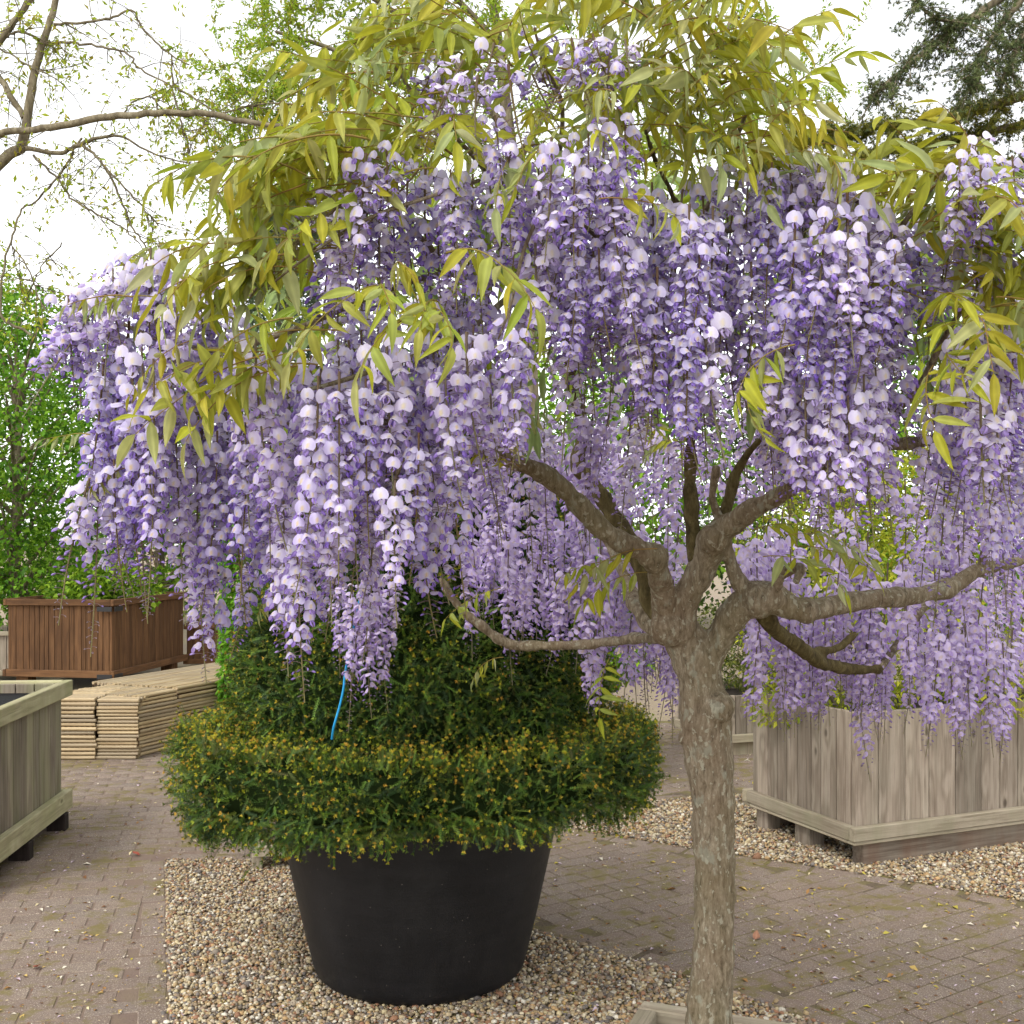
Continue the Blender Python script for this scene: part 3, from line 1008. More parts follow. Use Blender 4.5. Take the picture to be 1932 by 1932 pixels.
def bud(L=.013, w=.0055, col=VIO, base=CAL):
    """closed bud along +X hanging a little"""
    n = 5
    V, C = [], []
    for t, k_ in ((0, .35), (.3, .9), (.65, 1.0), (.9, .5)):
        for i in range(n):
            q = i * 2 * math.pi / n
            V.append((L * t, .5 * w * k_ * math.cos(q) * .8, .5 * w * k_ * math.sin(q) - .25 * L * t * t))
            C.append(base * (1 - min(1, t * 2.2)) + col * min(1, t * 2.2))
    V.append((L * 1.02, 0, -.28 * L)); C.append(col)
    F = [[j * n + i, j * n + (i + 1) % n, (j + 1) * n + (i + 1) % n, (j + 1) * n + i] for j in range(3) for i in range(n)]
    F2 = [[3 * n + i, 3 * n + (i + 1) % n, 4 * n] for i in range(n)]
    return [(np.array(V), np.array(F), np.array(C)), (np.array(V), np.array(F2), np.array(C))]


FLW = [flower(t, f, pale=p, seed=i) for i, (t, f, p) in enumerate(((62, .5, .10), (8, .35, 0), (70, .6, .22), (15, .4, 0), (52, .5, .08), (76, .7, .3), (24, .5, .04), (44, .45, .05), (0, .45, 0), (66, .8, .15)))]
FLW_LOW = [flower(t, f, pale=p, seed=i, low=True) for i, (t, f, p) in enumerate(((62, .5, .10), (8, .35, 0), (70, .6, .22), (15, .4, 0), (52, .5, .08), (76, .7, .3), (24, .5, .04), (44, .45, .05), (0, .45, 0), (66, .8, .15)))]
FLW_MESH = []
for i, fl in enumerate(FLW):
    m = MB()
    for V, F, C in fl: m.add(V, F, C)
    FLW_MESH.append(m.mesh('flower', M['petal']))
BUDS = [bud(.014, .0062, VIO), bud(.011, .005, srgb(140, 112, 186)), bud(.010, .0044, srgb(158, 146, 150), srgb(146, 140, 112))]
BUD_MESH = []
for b in BUDS:
    m = MB()
    for V, F, C in b: m.add(V, F, C)
    BUD_MESH.append(m.mesh('bud', M['petal']))
STEMG, STEMB = srgb(142, 136, 78), srgb(128, 104, 80)


def raceme_plan(L, openf, seed, bend=.06, gap=.0052):
    r = np.random.default_rng(seed)
    n = int(L / gap)
    az0 = r.uniform(0, 6.28)
    bx, by = r.normal(0, bend, 2)
    def ax(s): return np.array((bx * L * s * s, by * L * s * s, -L * s))
    items, ped = [], []
    for i in range(n):
        s = .05 + .95 * (i + r.uniform(-.4, .4)) / n
        s = min(max(s, .03), .995)
        az = az0 + i * 2.39996 + r.normal(0, .25)
        out = np.array((math.cos(az), math.sin(az), 0.0))
        p0 = ax(s)
        if s < openf:
            kind = 0; pl = .026 * r.uniform(.7, 1.35) * (1 - .5 * s)
        elif s < openf + (1 - openf) * .45:
            kind = 1; pl = .017 * r.uniform(.8, 1.1)
        else:
            kind = 2; pl = .010 * r.uniform(.7, 1.1)
            if r.random() < .08: continue
        dr = out + np.array((0, 0, r.uniform(-.35, .45)))
        p1 = p0 + dr / np.linalg.norm(dr) * pl
        turn = ((az + math.pi / 2 + math.pi) % (2 * math.pi)) - math.pi       # blooms turn out of the crown, to the light (local -Y)
        yaw = -math.pi / 2 + turn * .5 + r.normal(0, .28)
        fw = np.array((math.cos(yaw), math.sin(yaw), r.uniform(-.3, .15)))
        up = np.array((r.normal(0, .13), r.normal(0, .13), 1.0))
        rt = rot_from(up, fw[None])[0]
        idx = int(r.integers(0, len(FLW))) if kind == 0 else (int(r.integers(0, 2)) if kind == 1 else 2)
        sc = r.uniform(.82, 1.16) * (1.04 - .34 * s) * (1.0 if kind != 2 else 1.2 - .6 * (s - openf) / (1 - openf + 1e-6))
        items.append((kind, idx, p1, rt, sc)); ped.append((p0, p1))
    axis = [ax(s) for s in np.linspace(-.12, 1, 9)]
    axis[0] = np.array((0, 0, .05 * L))
    return items, ped, axis


def stalks(m, ped, axis, L):
    V, F = tube(axis, np.linspace(.0022, .0010, len(axis)), 5)
    m.add(V, F, np.linspace(0, 1, len(V))[:, None] * STEMG + (1 - np.linspace(0, 1, len(V)))[:, None] * STEMB)
    for p0, p1 in ped:
        mid = (p0 + p1) / 2 + np.array((0, 0, .0015))
        V, F = tube([p0, mid, p1], [.0006, .0006, .0007], 3)
        m.add(V, F, srgb(140, 112, 118))


def age_tint(C, frac):
    """the oldest blooms, at the top of a cluster, are washed out; the youngest, at its tip, deep violet"""
    pale = max(0.0, .45 - frac) * .7
    deep = max(0.0, frac - .45) * 1.1
    C = C * (1 - pale) + np.array((.80, .77, .86)) * pale * (C.mean(-1, keepdims=True) > .25) + C * pale * (C.mean(-1, keepdims=True) <= .25)
    return np.clip(C * (1 - deep * np.array((.34, .46, .16))), 0, 1)


def raceme_mesh(L, openf, seed, gap=.0052, low=False):
    items, ped, axis = raceme_plan(L, openf, seed, gap=gap)
    m = MB()
    stalks(m, ped[:0] if low else ped, axis, L)
    for kind, idx, p1, rt, sc in items:
        src = (FLW_LOW[idx] if low else FLW[idx]) if kind == 0 else BUDS[idx][:1] if low else BUDS[idx]
        M4 = mats(p1[None], rt[None], np.array([sc]))
        rv = .9 + .2 * ((idx * 37 + int(p1[0] * 1e5)) % 10) / 10
        for V, F, C in src: m.add_many(V, F, M4, np.clip(age_tint(C, -p1[2] / L) * rv, 0, 1)[None])
    return m.mesh('raceme', M['petal'])


RAC = []          # (length, mesh)
for i, (L, o, gp) in enumerate(((.15, .82, .0048), (.20, .84, .0046), (.20, .66, .0048), (.25, .82, .0045), (.25, .68, .0048), (.30, .80, .0045), (.30, .70, .0048),
                            (.35, .78, .0045), (.35, .66, .0048), (.40, .74, .0046), (.40, .82, .0045), (.46, .72, .0048))):
    RAC.append((L, raceme_mesh(L, o, 100 + i, gp)))
RAC_LOW = [(L, raceme_mesh(L, o, 120 + i, .0052, True)) for i, (L, o) in enumerate(((.20, .8), (.25, .82), (.30, .74), (.35, .78), (.40, .75)))]
RAC_BUD = [(L, raceme_mesh(L, o, 140 + i)) for i, (L, o) in enumerate(((.12, .25), (.16, .4), (.18, .1), (.26, .45), (.34, .5)))]

wis = tag(empty('wisteria_tree', (TC[0], TC[1], .31)), 'flowering wisteria tree with pale trunk and long hanging lilac blossom clusters', 'tree')
WO = np.array((TC[0], TC[1], .31))
bpy.context.view_layer.update()

# ---- trunk and limbs, traced; fused into one skin
PX = lambda px, d: px * d / FPX
mbw = MB()
green_limbs = [MB() for _ in range(4)]


def limb(mb_, pts, sides=14, n=None, bump=.10, seed=0):
    """pts: (u, v, d, radius in px)"""
    q = np.array([list(P(u, v, d)) + [PX(rp, d)] for u, v, d, rp in pts])
    n = n or max(10, len(pts) * 6)
    q = spline(q, n)
    r_ = np.random.default_rng(seed)
    ph = r_.uniform(0, 6, 3)
    t = np.linspace(0, len(pts), n)
    rad = q[:, 3] * (1.0 if pts[0][1] > 1900 else .92) * (1 + bump * np.sin(t * 5.1 + ph[0]) * .5 + bump * np.sin(t * 9.7 + ph[1]) * .5)
    tube_closed(mb_, q[:, :3] - WO, rad, sides)


limb(mbw, [(1350, 2010, 2.60, 47), (1338, 1915, 2.60, 43), (1345, 1800, 2.60, 39), (1349, 1700, 2.60, 39), (1347, 1600, 2.60, 39), (1345, 1500, 2.60, 42), (1334, 1400, 2.60, 47), (1331, 1350, 2.6, 48),
           (1322, 1290, 2.60, 41), (1312, 1240, 2.60, 46), (1286, 1192, 2.60, 38), (1280, 1150, 2.6, 26)], 20, 60, .03, 1)
limb(mbw, [(1310, 1240, 2.60, 38), (1270, 1175, 2.58, 36), (1248, 1110, 2.52, 26), (1236, 1060, 2.47, 24), (1205, 1036, 2.44, 22), (1150, 1008, 2.42, 22), (1085, 945, 2.38, 20), (1050, 912, 2.36, 20), (1010, 885, 2.33, 17), (966, 870, 2.3, 15), (900, 850, 2.25, 12), (840, 830, 2.2, 8)], 14, None, .1, 2)
limb(mbw, [(1085, 960, 2.40, 16), (1062, 920, 2.40, 17), (1030, 890, 2.38, 13), (985, 872, 2.36, 12), (930, 840, 2.34, 9)], 12, None, .12, 12)
limb(green_limbs[0], [(1285, 1190, 2.64, 30), (1232, 1140, 2.68, 24), (1212, 1070, 2.70, 20), (1165, 985, 2.74, 19), (1120, 915, 2.78, 17), (1090, 872, 2.8, 17), (1102, 820, 2.8, 14), (1085, 740, 2.78, 13), (1072, 660, 2.7, 12), (1060, 560, 2.6, 10), (1020, 460, 2.45, 8), (960, 360, 2.3, 6)], 12, None, .08, 3)
limb(mbw, [(1278, 1195, 2.58, 34), (1296, 1125, 2.55, 28), (1330, 1060, 2.52, 30), (1348, 1012, 2.5, 30), (1385, 985, 2.46, 25), (1420, 960, 2.42, 22), (1470, 935, 2.38, 18), (1520, 900, 2.32, 16), (1570, 850, 2.3, 13), (1600, 760, 2.3, 11), (1590, 640, 2.25, 8)], 14, None, .1, 4)
limb(green_limbs[1], [(1322, 1075, 2.53, 22), (1306, 1000, 2.53, 16), (1303, 930, 2.54, 15), (1302, 860, 2.54, 13), (1300, 800, 2.5, 12), (1262, 720, 2.45, 11), (1245, 640, 2.4, 9), (1270, 520, 2.3, 8), (1285, 420, 2.2, 7), (1265, 360, 2.1, 6), (1235, 300, 2.05, 5), (1212, 225, 2.0, 4)], 12, None, .08, 5)
limb(mbw, [(1322, 1275, 2.60, 36), (1352, 1212, 2.58, 29), (1388, 1155, 2.55, 32), (1420, 1128, 2.53, 33), (1458, 1130, 2.52, 32), (1505, 1150, 2.52, 24), (1560, 1145, 2.55, 21), (1640, 1130, 2.6, 20), (1720, 1125, 2.66, 19), (1790, 1108, 2.72, 19), (1850, 1075, 2.78, 14), (1920, 1060, 2.85, 11), (2000, 1030, 2.9, 8)], 14, None, .1, 6)
limb(mbw, [(1412, 1130, 2.53, 22), (1388, 1085, 2.52, 15), (1374, 1040, 2.51, 13), (1366, 1000, 2.5, 12), (1345, 940, 2.48, 9), (1352, 880, 2.45, 8)], 10, None, .08, 7)
limb(green_limbs[2], [(1430, 1140, 2.56, 24), (1460, 1185, 2.62, 17), (1510, 1222, 2.72, 15), (1545, 1248, 2.8, 14), (1600, 1262, 2.9, 12), (1660, 1262, 3.0, 9)], 10, None, .12, 8)
limb(green_limbs[2], [(1530, 1232, 2.77, 11), (1580, 1222, 2.85, 9), (1615, 1195, 2.9, 7)], 8, None, .1, 9)
limb(mbw, [(1280, 1200, 2.66, 26), (1232, 1178, 2.74, 22), (1200, 1140, 2.8, 18), (1180, 1090, 2.9, 12)], 10, None, .1, 10)
limb(mbw, [(1285, 1200, 2.68, 16), (1200, 1205, 2.85, 12), (1110, 1215, 2.95, 11), (1030, 1218, 3.0, 11), (960, 1215, 3.02, 11), (910, 1182, 3.0, 10), (868, 1148, 2.98, 9), (830, 1090, 2.95, 7)], 10, None, .12, 11)
limb(green_limbs[3], [(1356, 1015, 2.5, 14), (1390, 890, 2.5, 11), (1440, 820, 2.45, 9), (1480, 740, 2.4, 8), (1500, 640, 2.3, 6)], 9, None, .08, 13)
limb(mbw, [(1460, 1120, 2.5, 16), (1475, 1085, 2.46, 11), (1510, 1070, 2.42, 9), (1502, 1100, 2.4, 8)], 9, None, .1, 14)
# knots
for u, v, d_, rp in ((1262, 1185, 2.56, 38), (1236, 1052, 2.46, 27), (1345, 1015, 2.48, 31), (1432, 1132, 2.52, 38), (1520, 1150, 2.52, 27), (1276, 1180, 2.57, 40), (1293, 1392, 2.59, 14), (1352, 1335, 2.57, 36)):
    c_ = P(u, v, d_) - WO
    bmq = bmesh.new(); bmesh.ops.create_icosphere(bmq, subdivisions=2, radius=PX(rp, d_))
    bmq.verts.ensure_lookup_table()
    mbw.add(np.array([v_.co[:] for v_ in bmq.verts]) + c_, np.array([[v_.index for v_ in f_.verts] for f_ in bmq.faces])); bmq.free()

def fuse(o):
    md = o.modifiers.new('fuse', 'REMESH'); md.mode = 'VOXEL'; md.voxel_size = .0042; md.use_smooth_shade = True
    md = o.modifiers.new('smooth', 'SMOOTH'); md.factor = .5; md.iterations = 5
    md = o.modifiers.new('lumps', 'DISPLACE'); md.texture = tx; md.texture_coords = 'LOCAL'; md.strength = .014; md.mid_level = .5


tx = bpy.data.textures.new('bark_lumps', 'CLOUDS'); tx.noise_scale = .05; tx.noise_depth = 3
trunk = place('trunk', mbw.mesh('trunk', M['bark']), wis)
fuse(trunk)
for m_ in green_limbs: fuse(place('limb', m_.mesh('limb', M['bark_mossy']), wis))


def branch(pts, col=None, mat='bark', seed=0, name='branch', sides=7):
    m = MB()
    limb(m, pts, sides, None, .08, seed)
    me = m.mesh(name, M[mat])
    return place(name, me, wis)


BR = [  # side branches in the crown, (u, v, d, px)
    [(1590, 700, 2.28, 9), (1640, 740, 2.22, 10), (1690, 770, 2.2, 9), (1740, 720, 2.15, 8), (1780, 640, 2.1, 6), (1830, 560, 2.05, 5)],
    [(1560, 870, 2.3, 11), (1640, 838, 2.24, 13), (1700, 838, 2.2, 13), (1778, 828, 2.16, 11)],
    [(1590, 650, 2.25, 8), (1650, 540, 2.1, 7), (1700, 430, 2.0, 6), (1780, 330, 1.95, 5), (1850, 260, 1.95, 4)],
    [(1060, 560, 2.6, 9), (940, 520, 2.3, 8), (820, 520, 2.1, 7), (700, 560, 1.95, 6), (560, 620, 1.95, 6), (420, 660, 2.0, 6), (300, 640, 2.05, 5), (210, 600, 2.1, 4)],
    [(860, 520, 2.15, 7), (760, 420, 2.0, 6), (660, 400, 1.9, 5), (560, 460, 1.9, 4), (470, 560, 1.9, 3)],
    [(980, 400, 2.3, 6), (880, 280, 2.1, 5), (800, 200, 2.0, 4), (740, 120, 1.95, 3)],
    [(1020, 460, 2.4, 7), (1050, 320, 2.2, 6), (1060, 200, 2.0, 5), (1020, 110, 1.9, 4)],
    [(1270, 500, 2.3, 7), (1340, 380, 2.15, 6), (1390, 260, 2.05, 5), (1420, 180, 2.0, 4)],
    [(960, 560, 2.35, 7), (860, 640, 2.0, 7), (760, 680, 1.9, 6), (640, 720, 1.85, 5), (560, 740, 1.85, 4)],
    [(1240, 640, 2.4, 8), (1180, 520, 2.1, 7), (1120, 440, 1.9, 6), (1020, 400, 1.8, 4)],
    [(1280, 560, 2.3, 7), (1330, 460, 2.05, 6), (1420, 420, 1.95, 5), (1520, 360, 1.95, 4)],
    [(900, 850, 2.25, 9), (780, 800, 2.1, 7), (640, 800, 2.05, 6), (500, 800, 2.05, 5), (380, 780, 2.1, 4), (260, 790, 2.1, 3)],
    [(1850, 1075, 2.78, 10), (1880, 960, 2.7, 8), (1900, 820, 2.5, 7), (1880, 680, 2.3, 6)],
    [(1180, 1090, 2.9, 10), (1120, 980, 3.1, 8), (1040, 900, 3.3, 7), (960, 850, 3.4, 6)],
    [(1660, 1262, 3.0, 8), (1740, 1150, 3.2, 8), (1820, 1040, 3.3, 7), (1900, 960, 3.3, 6)],
    [(1030, 372, 1.78, 4), (1010, 420, 1.76, 4), (986, 480, 1.76, 4), (962, 580, 1.76, 3), (940, 640, 1.77, 2)],
    [(905, 340, 1.8, 4), (800, 375, 1.74, 4), (700, 410, 1.72, 4), (600, 470, 1.72, 3), (500, 545, 1.74, 2)],
    [(770, 850, 1.9, 4), (748, 900, 1.88, 4), (735, 960, 1.88, 3)],
]
for i, b in enumerate(BR): branch(b, seed=40 + i)

# ---- hanging blossom clusters
r = np.random.default_rng(77)
racs = []                   # (point, direction, length, bud?)


def hang(u, v, d, lpx, lean=0.0, budf=False, dl=0.0):
    """top pixel, distance, length in px; lean: sideways px at the lower end per px of length"""
    racs.append((P(u, v, d), np.array((lean, dl, -1.0)), lpx * d / FPX, budf))


def drift(line, n, d0, d1, l0, l1, jv=25, budp=0.0, lean=.06, rise=0.0):
    ln = np.array(line, float)
    for i in range(n):
        u = ln[0, 0] + (ln[-1, 0] - ln[0, 0]) * (i + r.random()) / n
        v = np.interp(u, ln[:, 0], ln[:, 1]) + r.normal(0, jv)
        hang(u, v, r.uniform(d0, d1), r.uniform(l0, l1), r.normal(0, lean), r.random() < budp)


# left wing
for a in ((205, 548, 1.98, 270, -.75, True), (165, 560, 2.0, 190, -.55, False), (230, 520, 1.98, 200, -.3, False), (285, 505, 2.0, 190, -.1, False), (165, 915, 1.98, 255, -.3, True),
          (195, 690, 2.0, 260, -.06, False), (185, 900, 2.02, 320, 0, True), (372, 900, 2.1, 370, 0, False), (395, 960, 2.12, 270, .04, False), (330, 760, 2.02, 400, .03, False), (250, 720, 1.96, 330, 0, False),
          (290, 700, 1.95, 440, .02, False), (215, 880, 2.0, 260, 0, True), (265, 900, 2.04, 260, 0, True), (245, 800, 2.0, 320, 0, False), (410, 830, 2.05, 330, 0, False), (440, 800, 2.1, 360, 0, False)):
    hang(*a)
drift([(110, 590), (180, 530), (250, 500), (340, 500), (430, 580)], 13, 1.95, 2.15, 130, 230, 14)
drift([(180, 640), (300, 620), (450, 640)], 12, 1.95, 2.2, 240, 330)
drift([(185, 780), (300, 800), (450, 800)], 9, 2.0, 2.25, 230, 330, 40)
# middle left
for a in ((600, 730, 1.74, 390, 0, False), (640, 720, 1.74, 360, 0, False), (560, 1020, 1.86, 290, .02, False), (535, 960, 1.9, 300, 0, False), (745, 920, 1.75, 250, -.02, False), (690, 730, 1.76, 300, 0, False),
          (840, 690, 1.74, 240, 0, False), (880, 640, 1.76, 260, 0, False), (790, 830, 1.78, 260, 0, False), (620, 900, 1.78, 260, 0, False), (960, 600, 1.74, 260, .02, False), (985, 640, 1.76, 240, 0, False),
          (925, 720, 1.8, 200, 0, False)):
    hang(*a)
drift([(455, 700), (560, 680), (700, 650), (900, 620)], 19, 1.78, 2.1, 280, 400, 35)
drift([(460, 850), (650, 850), (880, 830)], 14, 1.85, 2.2, 220, 330, 45)
drift([(470, 930), (700, 960), (860, 930)], 8, 2.0, 2.4, 200, 300, 40)
drift([(600, 560), (760, 560), (1000, 560)], 9, 1.95, 2.3, 220, 320, 30)
# top middle
for a in ((690, 300, 1.72, 210, -.05, False), (730, 290, 1.72, 130, 0, False), (935, 225, 1.72, 130, .1, False), (1145, 235, 1.72, 190, -.1, False), (1180, 240, 1.74, 150, 0, False), (1040, 270, 1.70, 210, 0, False),
          (640, 420, 1.75, 150, 0, False), (1085, 320, 1.70, 170, -.05, False), (850, 330, 1.76, 190, 0, False), (960, 300, 1.72, 170, 0, False), (1110, 260, 1.72, 150, 0, False)):
    hang(*a)
drift([(600, 400), (760, 330), (900, 330), (1000, 330), (1200, 320)], 16, 1.74, 2.0, 180, 260, 25)
drift([(640, 450), (780, 440), (900, 430), (1000, 430)], 7, 1.85, 2.05, 130, 200, 25)
for a in ((1120, 70, 1.72, 130, .3, True), (1080, 80, 1.70, 150, .2, True), (870, 120, 1.70, 150, -.5, True), (930, 90, 1.72, 170, -.2, True), (1010, 60, 1.9, 170, .2, True), (1180, 80, 1.72, 120, .1, True),
          (840, 180, 1.70, 130, -.5, True), (900, 150, 1.70, 150, -.1, True), (960, 130, 1.72, 160, .1, True), (1090, 130, 1.70, 110, -.7, True), (1150, 100, 1.72, 140, -.1, True), (830, 120, 1.9, 130, -.7, True), (1000, 130, 1.9, 130, .4, True), (700, 340, 1.74, 200, -1.3, True), (640, 390, 1.75, 180, -1.4, True),
          (790, 320, 1.76, 160, -.8, True)):
    hang(*a)
# centre
for a in ((1130, 480, 1.76, 190, 0, False), (1180, 480, 1.76, 210, .03, False), (1090, 470, 1.76, 240, -.02, False), (1300, 400, 1.78, 260, 0, False), (1320, 480, 1.78, 220, 0, False), (1240, 520, 1.8, 300, 0, False),
          (1295, 620, 1.78, 240, .05, False), (1330, 600, 1.8, 260, 0, False), (1010, 470, 1.78, 230, 0, False), (1200, 600, 1.8, 200, 0, False), (1290, 700, 1.82, 200, .02, False)):
    hang(*a)
drift([(1000, 400), (1200, 400), (1400, 420)], 18, 1.8, 2.15, 250, 360, 35)
drift([(1060, 520), (1200, 540), (1400, 540)], 12, 1.85, 2.2, 220, 320, 40)
# right
for a in ((1555, 410, 1.76, 220, 0, False), (1600, 440, 1.76, 240, 0, False), (1500, 420, 1.78, 240, 0, False), (1530, 520, 1.8, 230, 0, False), (1580, 560, 1.8, 240, 0, False), (1690, 470, 1.8, 200, -.05, False),
          (1640, 500, 1.8, 220, 0, False), (1560, 740, 1.84, 280, 0, False), (1600, 760, 1.84, 260, .03, False), (1520, 760, 1.86, 200, 0, False), (1630, 720, 1.86, 300, .03, False)):
    hang(*a)
drift([(1410, 360), (1500, 320), (1600, 350), (1700, 420)], 17, 1.8, 2.1, 240, 340, 20)
drift([(1400, 520), (1550, 540), (1700, 560)], 14, 1.85, 2.2, 230, 320, 40)
drift([(1430, 680), (1540, 700), (1660, 700)], 11, 1.9, 2.25, 220, 300, 35)
drift([(1440, 300), (1540, 290), (1600, 320)], 4, 1.9, 2.1, 120, 170, 12)
# far right
drift([(1690, 400), (1790, 430)], 4, 1.95, 2.2, 180, 260)
for a in ((1810, 300, 1.8, 170, .05, False), (1850, 320, 1.82, 160, 0, False), (1910, 300, 1.82, 110, .1, False), (1850, 740, 1.8, 210, 0, False), (1880, 780, 1.82, 170, 0, False), (1820, 640, 1.9, 260, 0, False), (1840, 270, 1.9, 170, .05, False)):
    hang(*a)
drift([(1780, 430), (1930, 420)], 4, 1.9, 2.1, 150, 220)
drift([(1770, 620), (1960, 600)], 10, 1.95, 2.3, 260, 380, 40)
drift([(1780, 800), (1960, 780)], 9, 2.2, 2.7, 230, 330, 50)
# back of the crown
drift([(1450, 1200), (1700, 1210), (1920, 1190)], 11, 2.95, 3.3, 150, 240, 20)
drift([(880, 740), (1100, 760), (1300, 740), (1480, 760)], 16, 2.5, 3.1, 200, 300, 40)
drift([(1080, 830), (1290, 820)], 6, 3.2, 3.7, 180, 260, 40)
drift([(880, 860), (1000, 830), (1100, 900), (1280, 1000)], 18, 2.9, 3.5, 200, 280, 50)
drift([(900, 1030), (1000, 1050), (1100, 1080), (1290, 1100)], 17, 3.0, 3.6, 150, 240, 40)
for a in ((690, 1110, 3.2, 230, 0, False), (665, 1100, 3.22, 190, 0, False), (715, 1115, 3.2, 220, .02, False), (640, 1100, 3.24, 170, 0, False), (735, 1090, 3.22, 180, 0, False), (700, 1080, 3.26, 200, 0, False), (675, 1180, 3.2, 190, -.12, True)): hang(*a)
drift([(880, 960), (1000, 960), (1100, 1000), (1280, 1060)], 16, 3.0, 3.6, 170, 250, 40)
drift([(1380, 1010), (1500, 1030), (1620, 1000)], 8, 3.0, 3.5, 170, 240, 40)
drift([(1100, 820), (1280, 830), (1420, 900)], 5, 3.2, 3.7, 130, 200, 30)
drift([(1400, 1060), (1550, 1080), (1700, 1040), (1932, 980)], 24, 2.9, 3.5, 190, 280, 50)
drift([(1400, 1190), (1600, 1180), (1800, 1150), (1950, 1150)], 20, 3.0, 3.7, 150, 230, 35)
drift([(1700, 900), (1950, 880)], 8, 2.8, 3.3, 180, 280, 40)
for a in ((1430, 1200, 2.95, 170, -.1, False), (1500, 1190, 3.0, 190, 0, False), (1790, 1200, 3.0, 220, .03, False), (1830, 1180, 3.05, 230, 0, False), (1215, 1240, 3.4, 110, 0, True), (1270, 1210, 3.3, 190, 0, True), (1120, 1200, 3.2, 150, .02, False)):
    hang(*a)

racs = [(p, d_, L * 1.06, b) for p, d_, L, b in racs]
racs.sort(key=lambda a: a[0][1])                  # nearest (largest in the picture) first
N_TREE = 298
print('racemes', len(racs))
# the nearest hanging clusters get every flower as a piece of its own, up to 300 flowers
near_ids = [i for i, a in enumerate(racs) if not a[3] and a[0][1] < 1.77 and .15 < a[2] < .32][:7]
nfl = 0
far_racs = []
for i, (p, dr, L, budf) in enumerate(racs):
    dr = dr / np.linalg.norm(dr)
    oc_ = (p - WO)[:2]; oc_ = oc_ / max(np.linalg.norm(oc_), 1e-3)
    tl_ = -p[:2] / np.linalg.norm(p[:2])
    ow = oc_ * .5 + tl_ * .9
    spin = math.atan2(ow[1], ow[0]) + math.pi / 2 + r.normal(0, .35) if p[1] < 2.75 else r.uniform(0, 6.28)
    q = Vector((0, 0, -1)).rotation_difference(Vector(dr)) @ Quaternion((0, 0, 1), spin)
    lib = RAC_BUD if budf else RAC_LOW if i >= N_TREE else RAC
    ml = [m_ for m_ in lib if abs(m_[0] - L) < .045] or [min(lib, key=lambda m_: abs(m_[0] - L))]
    L0, me = ml[int(r.integers(0, len(ml)))]
    sc = min(max(L / L0, .82), 1.2)
    if i in near_ids and nfl < 300:
        items, ped, axis = raceme_plan(L, .82, 900 + i, gap=.0056)
        items = items[:]
        m = MB(); stalks(m, ped, axis, L)
        fl_items = []
        for it in items:
            if it[0] == 0 and nfl < 300:
                fl_items.append(it); nfl += 1
            else:
                src = FLW[it[1]] if it[0] == 0 else BUDS[it[1]]
                for V, F, C in src: m.add_many(V, F, mats(it[2][None], it[3][None], np.array([it[4]])), C[None])
        o = place('raceme', m.mesh('raceme', M['petal']), wis, p - WO, q)
        for kind, idx, p1, rt, s_ in fl_items:
            place('flower', FLW_MESH[idx], o, p1, Matrix(rt.tolist()).to_quaternion(), s_)
        continue
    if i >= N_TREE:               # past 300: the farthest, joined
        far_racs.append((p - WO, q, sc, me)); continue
    place('raceme', me, wis, p - WO, q, sc)

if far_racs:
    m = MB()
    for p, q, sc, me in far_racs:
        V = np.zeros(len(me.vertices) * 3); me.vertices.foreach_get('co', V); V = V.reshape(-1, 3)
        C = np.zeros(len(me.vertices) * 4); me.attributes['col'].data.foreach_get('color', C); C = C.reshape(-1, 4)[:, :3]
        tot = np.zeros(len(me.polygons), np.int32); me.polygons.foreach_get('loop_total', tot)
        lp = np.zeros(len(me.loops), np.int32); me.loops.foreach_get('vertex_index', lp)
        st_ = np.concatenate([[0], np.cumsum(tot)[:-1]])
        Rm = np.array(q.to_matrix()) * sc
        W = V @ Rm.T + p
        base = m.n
        m.add(W, lp[st_[tot == 4][:, None] + np.arange(4)], C * np.array((.80, .72, .86)))     # shade at the back of the crown painted in: darker, more violet
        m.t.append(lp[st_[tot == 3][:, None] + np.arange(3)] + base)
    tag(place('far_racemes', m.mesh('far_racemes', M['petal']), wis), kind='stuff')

# ---- compound leaves
OLV = [srgb(*c) for c in ((160, 160, 46), (168, 164, 48), (146, 154, 48), (154, 158, 70), (164, 166, 100))]
GRY = [srgb(*c) for c in ((158, 164, 106), (148, 158, 100), (170, 172, 124))]


def leaflet(l=.062, w=.012, fold=.5, curl=.35, col=None, seed=0):
    """pointed leaflet along +X, upper side +Z"""
    n = 6
    V, C = [], []
    r_ = random.Random(seed)
    wv = r_.uniform(-.0035, .0035)
    for j in range(n + 1):
        t = j / n
        hw = w * (math.sin(math.pi * min(1, t ** .75)) ** .85) * (1 - .25 * t) if 0 < j < n else .0004
        z = -curl * l * t * t * .5
        for s in (-1, -.5, 0, .5, 1):
            V.append((l * t, s * hw * math.cos(fold), z + abs(s) * hw * math.sin(fold) + wv * math.sin(5 * t + s)))
            C.append(col * (1.25 if s == 0 else .94 if abs(s) == .5 else 1.04) * (.95 + .1 * (j % 2)))
    F = [[j * 5 + i, j * 5 + i + 1, (j + 1) * 5 + i + 1, (j + 1) * 5 + i] for j in range(n) for i in range(4)]
    return np.array(V), np.array(F), np.clip(np.array(C), 0, 1)


